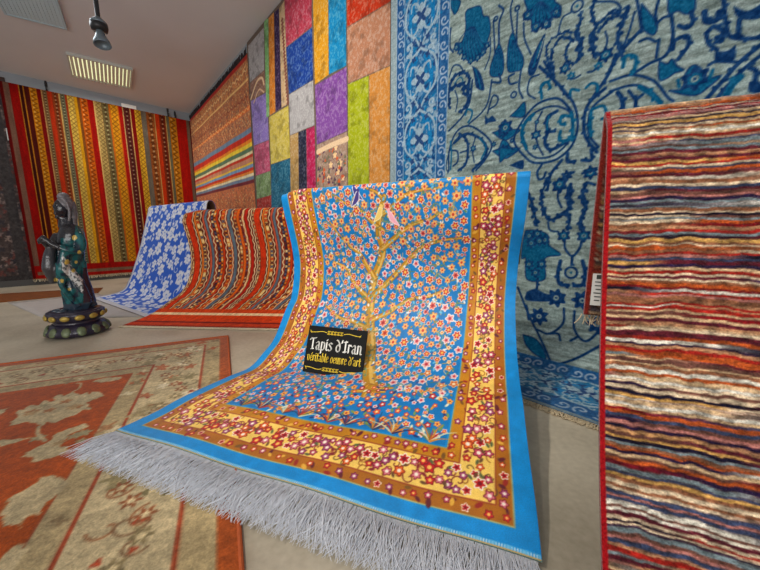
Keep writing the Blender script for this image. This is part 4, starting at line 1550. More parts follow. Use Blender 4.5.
# ================================================================== the shaggy striped runner on the right
M_shag = woven('shag_pile', rough=1.0, sheen=0.35, weave=230, bump=0.9, vary=0.35, spec=0.05)
ra = on_z(606, 117, 1.075)
rd = np.array([0.92, -0.39, 0])
rd /= np.linalg.norm(rd)
rf = np.array([-0.39, -0.92, 0])
rf /= np.linalg.norm(rf)
pr = spline([(0, 1.09), (0.035, 1.05), (0.07, 0.95), (0.115, 0.80), (0.165, 0.65), (0.225, 0.5), (0.31, 0.33), (0.425, 0.16), (0.51, 0.06), (0.59, 0.016), (0.68, 0.014)], 12)
eL = np.stack([ra + rf * s + np.array([0, 0, z - 1.09]) for s, z in pr])
WN = 0.86
eR = eL + rd * WN
NXr, NYr = 340, 820
P, LR, backr, NBr = drape(eL, eR, NXr, NYr, 0.50, 0.013, (0.39, 0.92), flare=0.0)
rn = Sheet(P)
cl = Cloth(WN, LR, NXr, NYr, (120, 60, 40))
wobl = (fbm(cl.X * 7, cl.Y * 3 + 5, 3) - 0.5) * 0.018 + (fbm(cl.X * 34, cl.Y * 30, 3) - 0.5) * 0.011
yy = cl.Y + wobl
PAL = [(232, 208, 172), (216, 182, 138), (186, 134, 96), (170, 36, 28), (130, 18, 26), (40, 26, 58), (24, 20, 42), (186, 84, 36), (150, 96, 66), (120, 136, 140), (232, 226, 208),
       (96, 30, 44), (186, 120, 110), (60, 70, 100), (216, 166, 90), (110, 70, 60)]
y = 0.0
disp = np.zeros((NYr, NXr))
lastd = True
while y < LR:
    h = rnd.uniform(0.0035, 0.0085)
    lastd = not lastd
    c1 = np.array(rnd.choice([PAL[i] for i in ((3, 4, 5, 6, 11, 13, 15, 8, 7, 3, 5) if lastd else (0, 1, 2, 10, 14, 9, 12, 7, 0, 1))]), float)
    c2 = np.array(rnd.choice(PAL), float)
    m = np.clip(0.5 + np.minimum(yy - y, y + h - yy) / cl.res, 0, 1)
    k = np.clip((vnoise(cl.X * 3.5 + rnd.random() * 90, cl.Y * 0 + rnd.random() * 90) - 0.58) * 9, 0, 1)[..., None]
    col = c1 * (1 - k) + c2 * k
    cl.a = (cl.a * (1 - m[..., None]) + col * m[..., None]).astype(np.float32)
    t = np.clip((yy - y) / h, 0, 1)
    disp = np.where((yy >= y) & (yy < y + h), np.sqrt(np.clip(4 * t * (1 - t), 0, 1)), disp)
    y += h
cl.mottle(0.5, 60, 120, o=3)
cl.a *= 0.86
bind = cl.X < 0.008
bind |= cl.X > WN - 0.008
cl.a[bind] = (150, 18, 24)
amp = disp * 0.0042 * (0.6 + 0.8 * fbm(cl.X * 45, cl.Y * 60, 2))
amp = np.where(bind, 0.002, amp)
run = rn.build('shaggy_rug', cl, M_shag, 0.010, back='own', side=-1, disp=amp, step=3)
tag(run, 'thick multicoloured striped rug with red bound edges, draped at the right of the picture', 'rug')
e0 = rn.P[0, ::2]
fringe('fringe', e0, (0, 0, -1), 0.035, 240, M_wfr, run, r=0.002, droop=0.0001, spread=0.5, seed=12)
tb = rn.P[int(NBr * 0.03), 8]
tt = rn.P[int(NBr * 0.03) + int(NBr * 0.17), 8]
tz = (tt - tb)
TH = np.linalg.norm(tz)
tz /= TH
tn = np.cross(rd, tz)
tn = tn if tn @ rf > 0 else -tn
tagm = MB().box(tb + tz * TH * 0.62 + rd * 0.004 + tn * 0.016, (0.028, TH * 0.95, 0.0015), (rd, tz, tn)).build('price_tag', M_paper, run)
tagm['label'] = 'white price tag on the turned-back end'
tm = MB()
for k in range(6):
    tm.box(tb + tz * TH * (0.3 + 0.11 * k) + rd * (0.004 + 0.001 * (k % 2)) + tn * 0.0172, (0.012 + 0.003 * (k % 3), TH * 0.03, 0.0006), (rd, tz, tn))
tm.box(tb + tz * TH * 1.0 + rd * 0.004 + tn * 0.0172, (0.011, 0.011, 0.0006), (rd, tz, tn))
tm.build('printed_mark', plain('tag_ink', (60, 70, 66), 0.7), tagm)

# ================================================================== rugs on the floor
# ---- the rust and beige carpet
cA = on_z(228, 337, 0.0)
cB = on_z(0, 366, 0.0)
cC = on_z(242, 570, 0.0)
d1 = (cC - cA) / np.linalg.norm(cC - cA)
d2 = np.array([d1[1], -d1[0], 0])
if d2 @ (cB - cA) < 0:
    d2 = -d2
CWD, CLN = 2.9, 3.6
NXc, NYc = 480, 600
P = np.empty((NYc, NXc, 3))
a = np.linspace(CWD, 0, NXc)[None, :, None]
b = np.linspace(0, CLN, NYc)[:, None, None]
P[:] = cA + d2 * a + d1 * b
P[..., 2] = 0.009
fc = Sheet(P)


def cq_(px, py):
    p = on_z(px, py, 0.009) - cA
    return CWD - p @ d2, p @ d1


BEI, RUST, RUST2, REDL = (178, 158, 118), (170, 74, 14), (178, 64, 28), (160, 66, 36)
cl = Cloth(CWD, CLN, NXc, NYc, (168, 80, 34))
Dc = np.minimum(np.minimum(CWD - cl.X, cl.X), np.minimum(cl.Y, CLN - cl.Y))
cl.X_ = CWD - cl.X


def dd(px, py):
    x, y = cq_(px, py)
    return CWD - x


dO, dB, dA, dF = 0.055, np.mean([dd(205, 347), dd(198, 393), dd(183, 507)]), np.mean([dd(153.5, 363), dd(122, 429), dd(101, 473)]), np.mean([dd(131, 372), dd(86, 448), dd(25, 549)])
print('carpet borders', dB, dA, dF, [dd(227, 376), dd(131, 372), dd(86, 448), dd(25, 549)], cq_(131, 372)[1])
for d, c in ((dO, (178, 158, 116)), (dB - 0.006, REDL), (dB + 0.006, (194, 176, 136)), (dA - 0.006, REDL), (dA + 0.006, (178, 158, 116)), (dF - 0.004, (150, 70, 40)), (dF, RUST)):
    m = np.clip(0.5 + (Dc - d) / cl.res, 0, 1)[..., None]
    cl.a = (cl.a * (1 - m) + np.array(c, np.float32) * m).astype(np.float32)
# the border vines
rnd = random.Random(21)
for k in range(1500):
    x, y = rnd.random() * CWD, rnd.random() * CLN
    d = min(CWD - x, x, y, CLN - y)
    if dB + 0.03 < d < dA - 0.03:
        if k % 3 == 0:
            cl.spiral(x, y, rnd.uniform(0.03, 0.06), 0.7, rnd.random() * 6, rnd.choice((-1, 1)), 0.007, rnd.choice(((124, 110, 76), (132, 100, 70), (150, 96, 60))))
        elif k % 3 == 1:
            cl.blob(x, y, rnd.uniform(0.015, 0.03), rnd.choice(((168, 150, 108), (176, 108, 70), (150, 136, 96), (222, 208, 174))), 5, 0.35, rnd.random() * 6, 1.5, rnd.random() * 3)
        else:
            cl.blob(x, y, rnd.uniform(0.006, 0.014), rnd.choice(((170, 72, 44), (120, 110, 76), (160, 70, 50))), 3, 0.3, rnd.random() * 6)
    elif dO + 0.02 < d < dB - 0.02 or dA + 0.02 < d < dF - 0.02:
        cl.blob(x, y, rnd.uniform(0.008, 0.022), rnd.choice(((172, 96, 56), (150, 132, 92), (216, 200, 160), (164, 120, 80), (140, 118, 84))), 4, 0.4, rnd.random() * 6, 1.6, rnd.random() * 3)
for k in range(46):                                           # leaves along the main band
    for (x, y) in ((CWD - (dA + dB) / 2 + 0.05 * math.sin(k * 1.1), 0.3 + k * 0.075), (CWD - 0.3 - k * 0.07, (dA + dB) / 2 + 0.05 * math.sin(k * 1.1))):
        if y > dB and x < CWD - dB:
            cl.blob(x, y, 0.024, rnd.choice(((140, 124, 88), (150, 92, 58), (136, 110, 76))), 6, 0.35, rnd.random() * 6)
            cl.blob(x, y, 0.011, (216, 196, 150), 5, 0.2, 1)
# pale motifs on the rust field
MOT = (190, 172, 132)
C7 = lambda pts: [cq_(x / 4.75, 360 + y / 4.75) for x, y in pts]
C8 = lambda pts: [cq_(x / 2.377, 330 + y / 2.377) for x, y in pts]
for f, q in ((C7, [(30, 315), (40, 295), (95, 270), (90, 240), (130, 245), (130, 212), (180, 215), (210, 180), (240, 195), (260, 160), (300, 170), (350, 148), (375, 175), (410, 150), (425, 165), (440, 148), (485, 160), (450, 190), (425, 200), (440, 235), (400, 240), (350, 262), (300, 270), (270, 300), (230, 295), (195, 315), (160, 300), (110, 300), (70, 320)]),
             (C7, [(100, 462), (115, 440), (150, 425), (200, 400), (245, 375), (265, 345), (300, 340), (345, 318), (395, 305), (412, 315), (370, 330), (320, 360), (322, 410), (290, 440), (245, 470), (190, 485), (140, 485)]),
             (C7, [(440, 105), (480, 90), (525, 82), (580, 84), (540, 98), (480, 108)]), (C7, [(-60, 250), (0, 236), (42, 228), (30, 250), (0, 260), (-60, 280)]),
             (C7, [(-40, 400), (0, 382), (60, 378), (160, 362), (150, 372), (60, 392), (0, 412)]), (C8, [(0, 440), (25, 400), (60, 385), (95, 350), (140, 343), (152, 370), (120, 395), (100, 440), (60, 445), (50, 470), (20, 462), (0, 475)]),
             (C8, [(-60, 470), (-20, 440), (-10, 490), (-40, 530)]), (C8, [(0, 545), (30, 520), (50, 540), (20, 580), (-10, 590)])):
    Q = f(q)
    cl.poly(Q, MOT, wob=0.03)
    cx_, cy_ = np.mean(Q, 0)
    if len(Q) > 14:
        for k in range(7):
            cl.blob(cx_ + rnd.uniform(-.09, .09), cy_ + rnd.uniform(-.07, .07), rnd.uniform(0.012, 0.022), rnd.choice(((180, 150, 104), (170, 116, 70), (150, 140, 104))), 5, 0.3, 1)
cl.stroke(C7([(185, 315), (180, 350), (205, 375), (215, 385)]), 0.012, MOT)
cl.stroke(C7([(365, 110), (385, 112), (375, 135), (350, 148)]), 0.009, MOT)
for k in range(26):
    x, y = rnd.random() * (CWD - 2 * dF) + dF, 1.4 + rnd.random() * 1.7
    if x > dF + 1.0:
        continue
    cl.blob(x, y, rnd.uniform(0.06, 0.13), MOT, 7, 0.3, rnd.random() * 6, 1.4, rnd.random() * 3)
cl.mottle(0.16, 7, 18)
cl.mottle(0.14, 70, 70, o=2)
car = fc.build('floor_carpet', cl, M_wool, 0.009, side=-1)
tag(car, 'rust and beige carpet lying flat on the floor at the lower left', 'carpet')
bnd = MB()
for p, q in ((P[0, 0], P[0, -1]), (P[0, -1], P[-1, -1])):
    bnd.tube([p + (q - p) * t for t in np.linspace(0, 1, 12)], 0.006, 8)
bnd.build('edge_binding', plain('rust_binding', (176, 82, 36), 0.9, noise=0.15, scale=60), car)

# ---- two flat rugs behind the statue
M_brown = plain('brown_wool', (132, 72, 26), 0.95, noise=0.22, scale=14, bump=0.2)
M_pale = plain('pale_wool', (190, 182, 176), 0.95, noise=0.07, scale=10, bump=0.15)


def flat_quad(name, pxs, z, mat, th=0.006):
    q = [on_z(x, y, z) for x, y in pxs]
    n = 10
    P_ = np.empty((n, n, 3))
    for j in range(n):
        for i in range(n):
            u, v = i / (n - 1), j / (n - 1)
            P_[j, i] = (q[0] * (1 - u) + q[1] * u) * (1 - v) + (q[3] * (1 - u) + q[2] * u) * v
    c = Cloth(1, 1, n, n, (128, 128, 128))
    return Sheet(P_).build(name, c, mat, th, side=-1, step=1)


tag(flat_quad('flat_rug', [(-30, 295.5), (103, 287.5), (98, 292.5), (-30, 305)], 0.008, M_brown), 'plain brown rug lying flat behind the dark statue', 'rug')
tag(flat_quad('flat_rug', [(8, 302.6), (98, 293.2), (150, 316), (46, 319)], 0.006, M_pale, 0.005), 'plain pale grey rug lying flat under the dark statue and blue floral rug', 'rug')

# ================================================================== two rugs draped behind
# ---- blue and white floral
q0 = on_z(148, 211, 1.075)
bd_ = np.array([0.82, -0.57, 0])
bd_ /= np.linalg.norm(bd_)
ends = on_z(93, 298.5, 0.012)
L_, dL = drape_edge([(148, 211), (145.5, 222), (141, 243), (135, 263), (129, 280), (121, 291), (93, 298.5)], 1.075, end=ends, zmin=0.018)
WB = 1.55
R_ = L_ + bd_ * WB
NXb, NYb = 200, 300
P, LB_, backb, NBb = drape(L_, R_, NXb, NYb, 0.30, 0.07, (-dL[0], -dL[1]), flare=0.3)
P[..., 2] = np.maximum(P[..., 2], 0.018)
fb = Sheet(P)
cl = Cloth(WB, LB_, NXb, NYb, (24, 90, 200))
rnd = random.Random(3)
WHB = (226, 226, 234)
pts = []
for k in range(900):
    x, y = rnd.random() * WB, rnd.random() * LB_
    r = rnd.uniform(0.045, 0.085) if k < 400 else rnd.uniform(0.02, 0.035)
    if any((x - a_) ** 2 + (y - b_) ** 2 < (r * 1.15 + c_) ** 2 for a_, b_, c_ in pts):
        continue
    pts.append((x, y, r))
    if r > 0.04:
        for q in range(8):
            t = q * PI / 4 + rnd.random() * 0.4
            cl.blob(x + r * 0.62 * math.cos(t), y + r * 0.62 * math.sin(t), r * 0.34, WHB, 2, 0.3, t, 1.5, t)
        cl.blob(x, y, r * 0.42, (206, 212, 236), 6, 0.2)
        for q in range(5):
            t = rnd.random() * 6.3
            cl.blob(x + r * 0.4 * math.cos(t), y + r * 0.4 * math.sin(t), r * 0.09, (70, 120, 206))
    else:
        for q in range(3):
            t = rnd.random() * 6.3
            cl.blob(x + r * 0.4 * math.cos(t), y + r * 0.4 * math.sin(t), r * 0.6, rnd.choice((WHB, (190, 200, 232))), 0, 0, 0, 1.8, t)
for k in range(60):
    x, y = rnd.random() * WB, rnd.random() * LB_
    cl.spiral(x, y, 0.06, 0.8, rnd.random() * 6, rnd.choice((-1, 1)), 0.009, WHB)
De = np.minimum(cl.X, LB_ - cl.Y)
for d, c in ((0.0, (206, 204, 208)),):
    m = (np.clip(0.5 + (0.055 - De) / cl.res, 0, 1))[..., None]
    cl.a = (cl.a * (1 - m) + np.array(c, np.float32) * m).astype(np.float32)
cl.rect(0, 0.012, 0, 9, (40, 90, 180))
bfl = fb.build('draped_rug', cl, woven('floral_wool', rough=0.9, sheen=0.2, weave=150, vary=0.14), 0.008, back=(120, 84, 56), side=-1)
tag(bfl, 'blue rug with white flowers, draped beside the dark statue', 'rug')

# ---- the orange striped kilim
L_, dL = drape_edge([(183, 213.5), (182, 220), (186.5, 236), (190, 251), (190.5, 268), (187, 283), (179, 294), (169, 301), (150, 314.5), (122, 327)], 0.955, zmin=0.013)
bd_ = np.array([1.0, -0.065, 0])
bd_ /= np.linalg.norm(bd_)
WK = 1.42
R_ = L_ + bd_ * WK
top_r = on_z(291, 210, 1.0)
R_[:, 2] += 0.035 * np.clip(R_[:, 2], 0, 1)
NXk, NYk = 420, 330
P, LK, backk, NBk = drape(L_, R_, NXk, NYk, 0.45, 0.03, (-dL[0], -dL[1]), flare=0.4)
uu = np.linspace(0, 1, NXk)[None, :]
vv = np.arange(NYk)[:, None]
P[..., 2] -= 0.03 * np.exp(-(uu / 0.06) ** 2) * np.exp(-np.abs(vv - NBk) / 30.0)
P[..., 2] = np.maximum(P[..., 2], 0.012)
ok = Sheet(P)
cl = Cloth(WK, LK, NXk, NYk, (196, 70, 26))
SEQ = [(0.03, (70, 30, 26), 'w'), (0.028, (196, 150, 100), 'd'), (0.085, (206, 54, 20), ''), (0.03, (60, 28, 26), 'w'), (0.03, (226, 116, 36), ''), (0.05, (222, 176, 96), 'd'),
       (0.045, (96, 40, 30), 'w'), (0.03, (206, 90, 60), ''), (0.042, (96, 112, 124), ''), (0.055, (150, 60, 36), 'w'), (0.04, (60, 44, 60), 'd'), (0.035, (226, 130, 40), 'd'),
       (0.035, (200, 60, 22), ''), (0.045, (120, 26, 22), 'w'), (0.05, (228, 140, 52), 'd'), (0.03, (204, 70, 30), 'w'), (0.055, (92, 106, 116), ''), (0.045, (110, 56, 40), 'w'),
       (0.04, (196, 130, 70), 'd'), (0.045, (222, 96, 26), ''), (0.03, (120, 40, 40), 'd'), (0.04, (206, 140, 80), 'w'), (0.045, (186, 36, 22), ''), (0.04, (130, 44, 30), 'w')]
x, k = 0.0, 0
while x < WK:
    w_, c, kd = SEQ[k % len(SEQ)]
    w_ *= 0.62
    cl.rect(x, x + w_, 0, 9, c)
    cl.rect(x - 0.002, x + 0.002, 0, 9, (104, 44, 30))
    if kd == 'w':
        n = int(LK / 0.032)
        cl.stroke([(x + w_ * (0.3 if j % 2 else 0.7), j * LK / n) for j in range(n + 1)], 0.0085, (238, 206, 156), smooth=True)
    elif kd == 'd':
        n = int(LK / 0.034)
        for j in range(n):
            cl.blob(x + w_ / 2, (j + 0.5) * LK / n, min(w_ * 0.42, 0.013), rnd.choice(((96, 40, 36), (206, 70, 30), (240, 206, 140), (84, 84, 100))), 4, 0.3, 0.78)
    x += w_
    k += 1
yb_ = LK - 0.30
for a_, b_, c in ((0.0, 0.05, (206, 66, 24)), (0.05, 0.085, (240, 200, 150)), (0.085, 0.20, (214, 64, 20)), (0.20, 0.225, (120, 30, 24)), (0.225, 0.275, (196, 60, 28)), (0.275, 0.30, (150, 44, 26))):
    cl.rect(0.0, WK, yb_ + a_, yb_ + b_, c)
cl.mottle(0.2, 80, 30)
kilo = ok.build('draped_kilim', cl, M_wool, 0.006, back='own', side=-1)
tag(kilo, 'orange kilim with zigzag stripes draped behind the left edge of the big blue rug', 'rug')
fringe('fringe', ok.P[-1, ::4] + np.array([0, 0, -0.003]), dL, 0.05, 260, M_wfr, kilo, r=0.004, spread=0.35, lift=0.004, seed=31, flat_z=0.004)

# ================================================================== the statue
sp = (on_z(48, 333) + on_z(111, 333)) / 2
ang = math.atan2(sp[1], sp[0])
VX = np.array([math.sin(ang), -math.cos(ang), 0])        # to the viewer's right
VY = np.array([math.cos(ang), math.sin(ang), 0])         # away from the viewer
ZZ = np.array([0, 0, 1.0])
stat = empty('statue', sp + np.array([0, 0, 0.006]))
tag(stat, 'dark green and black robed statue of a standing figure on a lotus base', 'statue')


def glazed(name, attr=True, rgb=(20, 30, 40), rough=0.28):
    m, nt, b_ = nodes(name)
    if attr:
        at = nt.nodes.new('ShaderNodeAttribute')
        at.attribute_name = 'dye'
        link(nt, at.outputs['Color'], b_.inputs['Base Color'])
    else:
        b_.inputs['Base Color'].default_value = (*lin(rgb), 1)
    b_.inputs['Roughness'].default_value = rough
    b_.inputs['Specular IOR Level'].default_value = 0.6
    tc = nt.nodes.new('ShaderNodeTexCoord')
    nz = nt.nodes.new('ShaderNodeTexNoise')
    nz.inputs['Scale'].default_value = 40
    link(nt, tc.outputs['Object'], nz.inputs['Vector'])
    bp = nt.nodes.new('ShaderNodeBump')
    bp.inputs['Strength'].default_value = 0.25
    bp.inputs['Distance'].default_value = 0.01
    link(nt, nz.outputs['Fac'], bp.inputs['Height'])
    link(nt, bp.outputs['Normal'], b_.inputs['Normal'])
    return m


M_glz = glazed('dark_glaze', False, (40, 34, 52), 0.3)
M_gold = plain('worn_gilding', (176, 150, 70), 0.45, metal=0.4, noise=0.2, scale=60)
M_verd = plain('greenish_gilding', (104, 114, 84), 0.45, metal=0.3, noise=0.25, scale=60)


def lotus(z0, z1, r0, r1, n, name, petal_mat, petal):
    """one tier of petals with a gilded drop on each"""
    def fn(r, z, th):
        return r * (1 + 0.035 * abs(math.sin(n * th / 2)))
    h = z1 - z0
    tier = MB().lathe([(r0 * 0.9, z0), (r0, z0 + h * 0.12), (r0 * 1.04, z0 + h * 0.4), ((r0 + r1) / 2 * 1.03, z0 + h * 0.72), (r1, z0 + h * 0.93), (r1 * 0.93, z1)], n=n * 8, fn=fn).build(name, M_glz, stat, True)
    for k in range(n):
        th = (k + 0.5) * 2 * PI / n
        d = np.array([math.cos(th), math.sin(th), 0])
        t = np.array([-math.sin(th), math.cos(th), 0])
        rr = max(r0, (r0 * 1.02 + r1) / 2 * 1.055) * 1.0
        tilt = math.atan2(r0 - r1, h)
        up = np.array([-d[0] * math.sin(tilt), -d[1] * math.sin(tilt), math.cos(tilt)])
        MB().ell(d * rr + np.array([0, 0, z0 + h * 0.5]), (petal[0], petal[1], 0.013), 12, 8, (t, up, np.cross(t, up))).build('petal', petal_mat, tier, True)
    return tier


lotus(0.0, 0.095, 0.184, 0.148, 13, 'lower_lotus', M_verd, (0.030, 0.037))
MB().lathe([(0.146, 0.085), (0.138, 0.10), (0.14, 0.118), (0.152, 0.122)], n=48).build('waist', M_glz, stat, True)
lotus(0.115, 0.185, 0.162, 0.168, 13, 'upper_lotus', M_gold, (0.030, 0.021))
MB().lathe([(0.162, 0.18), (0.158, 0.19), (0.142, 0.194)], n=48).build('base_top', M_glz, stat, True)

# the figure: lofted robe, arms, head; fused into one skin
PXM = 130.0      # picture rows per metre at the statue
PXW = 180.0      # picture columns per metre there (it stands far off the lens axis)
DK = 0.78


def axis_x(py):
    """picture column of the statue's upright axis at a picture row"""
    return 79 - 0.150 * (333 - py)


fig = MB()
secs = [(312, -16, 14, 0.10, 0.085), (304, -16, 18, 0.125, 0.105), (292, -18, 15, 0.12, 0.11), (277, -21.5, 10, 0.108, 0.105), (262, -24, 7, 0.105, 0.10), (250, -24.5, 7, 0.11, 0.105),
        (241, -23, 7, 0.115, 0.12), (234, -21.5, 6.5, 0.10, 0.125), (228.5, -19, 3, 0.075, 0.10), (225, -16, -2, 0.05, 0.06), (219, -15, -2.5, 0.043, 0.05)]
vs, fs, n = [], [], 40
for (y, xl, xr, rmin, ry) in secs:
    z = (335 - y) / PXM
    cx_ = ((xl + xr) / 2 + 79 - axis_x(y)) / PXW
    rx = (xr - xl) / 2 / PXW
    ry = ry * DK
    for k in range(n):
        th = 2 * PI * k / n
        fold = 1 + (0.055 * math.sin(7 * th + z * 9) + 0.03 * math.sin(13 * th + z * 5)) * min(1, max(0, (0.80 - z) * 3))
        p = VX * (cx_ + rx * fold * math.cos(th)) + VY * (ry * fold * math.sin(th)) + ZZ * z
        vs.append(p)
for i in range(len(secs) - 1):
    for k in range(n):
        fs.append((i * n + k, i * n + (k + 1) % n, (i + 1) * n + (k + 1) % n, (i + 1) * n + k))
fs.append(tuple(range(n))[::-1])
fs.append(tuple((len(secs) - 1) * n + k for k in range(n)))
fig.add(vs, fs)


def S(px, py, dep=0.0):
    """statue-local point from its place in the picture (base axis at x=76, y=335)"""
    return VX * ((px - 1 - axis_x(py)) / PXW) + VY * dep * DK + ZZ * ((335 - py) / PXM)


def ftube(pts, rad, n=10):
    fig.tube(pts, [r * 0.76 for r in rad] if hasattr(rad, '__len__') else rad * 0.8, n)


def fell(c, r, n=18, m=12, ax=None):
    fig.ell(c, (r[0] * 0.74, r[1] * 0.76, r[2] * 0.9), n, m, ax)


# near arm, folded across; far arm reaching forward
ftube(spline([S(79, 235, -0.07), S(82, 244, -0.11), S(79, 250, -0.14), S(70, 250, -0.16), S(61, 247, -0.15)], 5), list(np.linspace(0.05, 0.032, 21)), 14)
ftube(spline([S(60, 236, 0.07), S(54, 244, 0.02), S(50, 245, -0.06), S(47, 242, -0.10)], 5), list(np.linspace(0.045, 0.024, 16)), 14)
ftube(spline([S(61, 247, -0.15), S(54, 244, -0.14), S(49, 240, -0.13)], 5), list(np.linspace(0.026, 0.02, 11)), 10)
# hands: palms with fingers round a small vase
for (hx, hy, hd) in ((48, 240, -0.13), (46, 241, -0.10)):
    fell(S(hx, hy, hd), (0.026, 0.02, 0.026), 12, 8, (VX, VY, ZZ))
    for q in range(4):
        ftube([S(hx - 1, hy - 2 + q * 1.3, hd - 0.01), S(hx - 4, hy - 2.5 + q * 1.3, hd - 0.012 + q * 0.004), S(hx - 5.5 + 0.3 * q, hy - 1 + q * 1.2, hd + 0.006)], 0.0075, 6)
ftube([S(47, 236, -0.12), S(45, 239, -0.115), S(43, 241, -0.11)], [0.018, 0.026, 0.02], 10)
# hanging sleeves
ftube(spline([S(54, 245, -0.05), S(51.5, 256, -0.07), S(52, 268, -0.06), S(54.5, 281, -0.05)], 6), list(np.linspace(0.036, 0.062, 12)) + list(np.linspace(0.062, 0.026, 7)), 14)
ftube(spline([S(66, 251, -0.15), S(64, 262, -0.13), S(63, 274, -0.11), S(64, 284, -0.10)], 6), list(np.linspace(0.036, 0.05, 10)) + list(np.linspace(0.05, 0.018, 9)), 14)
# sash and folds sweeping to the hem
ftube(spline([S(64, 262, -0.10), S(72, 272, -0.115), S(80, 282, -0.10), S(88, 300, -0.06)], 6), list(np.linspace(0.024, 0.042, 19)), 12)
ftube(spline([S(58, 268, -0.10), S(62, 282, -0.115), S(68, 292, -0.11), S(80, 306, -0.09)], 6), 0.024, 10)
ftube(spline([S(84, 262, -0.03), S(86, 278, -0.03), S(92, 300, -0.02), S(97, 309, -0.01)], 6), [0.03] * 19, 10)
# feet
for x, d in ((62, -0.09), (58, -0.02)):
    fell(S(x, 310, d), (0.05, 0.026, 0.022), 14, 8, (VX, VY, ZZ))
# neck and head, with brow, nose, lips, chin, ear
ftube([S(66, 228, 0), S(65, 220, 0), S(64.5, 215, 0)], [0.05, 0.04, 0.042], 14)
fell(S(63.5, 210, -0.005), (0.064, 0.064, 0.078), 20, 16, (VX, VY, ZZ))
fell(S(61, 214, -0.005), (0.04, 0.04, 0.042), 14, 10, (VX, VY, ZZ))
ftube([S(57.2, 205, -0.02), S(55.6, 209.2, -0.025), S(57.4, 211, -0.022)], [0.008, 0.013, 0.010], 8)
fell(S(57, 214, -0.02), (0.012, 0.02, 0.006), 10, 6, (VX, VY, ZZ))
fell(S(57, 215.7, -0.02), (0.012, 0.018, 0.006), 10, 6, (VX, VY, ZZ))
fell(S(58.4, 218.5, -0.018), (0.016, 0.02, 0.014), 10, 6, (VX, VY, ZZ))
for dp in (-0.042, 0.005):
    fell(S(57.6, 206.3, dp), (0.012, 0.018, 0.008), 10, 6, (VX, VY, ZZ))
tmp = fig.build('figure', None)
rm = tmp.modifiers.new('fuse', 'REMESH')
rm.mode = 'VOXEL'
rm.voxel_size = 0.0052
smo = tmp.modifiers.new('soft', 'SMOOTH')
smo.iterations = 3
bpy.context.view_layer.update()
me = bpy.data.meshes.new_from_object(tmp.evaluated_get(bpy.context.evaluated_depsgraph_get()))
bpy.data.objects.remove(tmp)
me.name = 'figure'
nv = len(me.vertices)
co = np.empty(nv * 3, np.float32)
me.vertices.foreach_get('co', co)
co = co.reshape(-1, 3)
hy = 335 - co[:, 2] * PXM
hx = co @ VX.astype(np.float32) * PXW + axis_x(hy) + 1
hd = co @ VY.astype(np.float32) / DK
c = np.empty((nv, 3))
c[:] = (14, 74, 78)
nz_ = fbm(hx * 0.22, hy * 0.22 + hd * 20, 3)
c[nz_ > 0.56] = (20, 96, 100)
c[nz_ < 0.40] = (16, 40, 56)
dark = (hy < 238) & (hx < 76) | (hx < 58) & (hy < 262) | ((hx < 62) & (hy < 250))
c[dark] = (34, 33, 39)
c[(hx < 57) & (hy > 246) & (hy < 284)] = (58, 58, 62)
c[hy < 226] = (28, 26, 34)
sl_ = np.hypot((hx - 66) - (hy - 264) * 0.0, 0)
onsash = (np.abs((hx - 64) * 0.78 - (hy - 262) * 0.62) < 4.4) & (hx > 63) & (hx < 90) & (hd < -0.03)
c[onsash] = (206, 206, 204)
c[onsash & (fbm(hx * 0.6, hy * 0.6, 2) < 0.46)] = (90, 96, 98)
c[(hx > 84) & (hy > 268)] = (46, 30, 44)
c[(hy > 303)] = (44, 58, 72)
for gx_, gy_, gr in ((75.5, 238, 2.4), (68, 261, 2.6), (57, 278, 1.8), (63, 279, 1.8), (74, 270, 1.7), (60, 289, 1.6), (70, 288, 1.5), (80, 252, 1.9), (59, 296, 1.5), (77, 262, 1.5)):
    c[(np.hypot(hx - gx_, hy - gy_) < gr) & (hd < 0.0)] = (206, 176, 84)
at = me.color_attributes.new('dye', 'FLOAT_COLOR', 'POINT')
cc = np.ones((nv, 4), np.float32)
cc[:, :3] = lin(c)
at.data.foreach_set('color', cc.ravel())
me.materials.clear()
me.materials.append(glazed('robe_glaze', True, rough=0.25))
me.polygons.foreach_set('use_smooth', [True] * len(me.polygons))
fo_ = bpy.data.objects.new('figure', me)
COL.objects.link(fo_)
fo_.parent = stat
hair = MB()
hair.ell(S(67, 206, 0), (0.050, 0.053, 0.068), 20, 14, (VX, VY, ZZ))
hair.ell(S(65, 199, 0), (0.036, 0.038, 0.034), 16, 10, (VX, VY, ZZ))
hair.tube(spline([S(72, 203, 0), S(74, 212, 0), S(73.5, 222, -0.01), S(74, 231, -0.02)], 5), list(np.linspace(0.025, 0.033, 16)), 12)
hair.tube(spline([S(61, 200, -0.05), S(67, 203, -0.066), S(70.5, 211, -0.062), S(70.5, 222, -0.055)], 5), 0.009, 8)
hair.build('hair', plain('grey_hair', (112, 108, 112), 0.4, noise=0.45, scale=45, bump=0.6), stat, True)

# ================================================================== ceiling lights and the spotlight
M_frame = plain('light_frame', (196, 198, 190), 0.5)
M_slat = plain('louvre_metal', (214, 216, 200), 0.4)
M_tube = plain('lit_diffuser', (240, 236, 200), 0.5, emit=((236, 240, 190), 0.9))
M_tube2 = plain('dim_diffuser', (200, 214, 220), 0.5, emit=((150, 190, 204), 0.3))


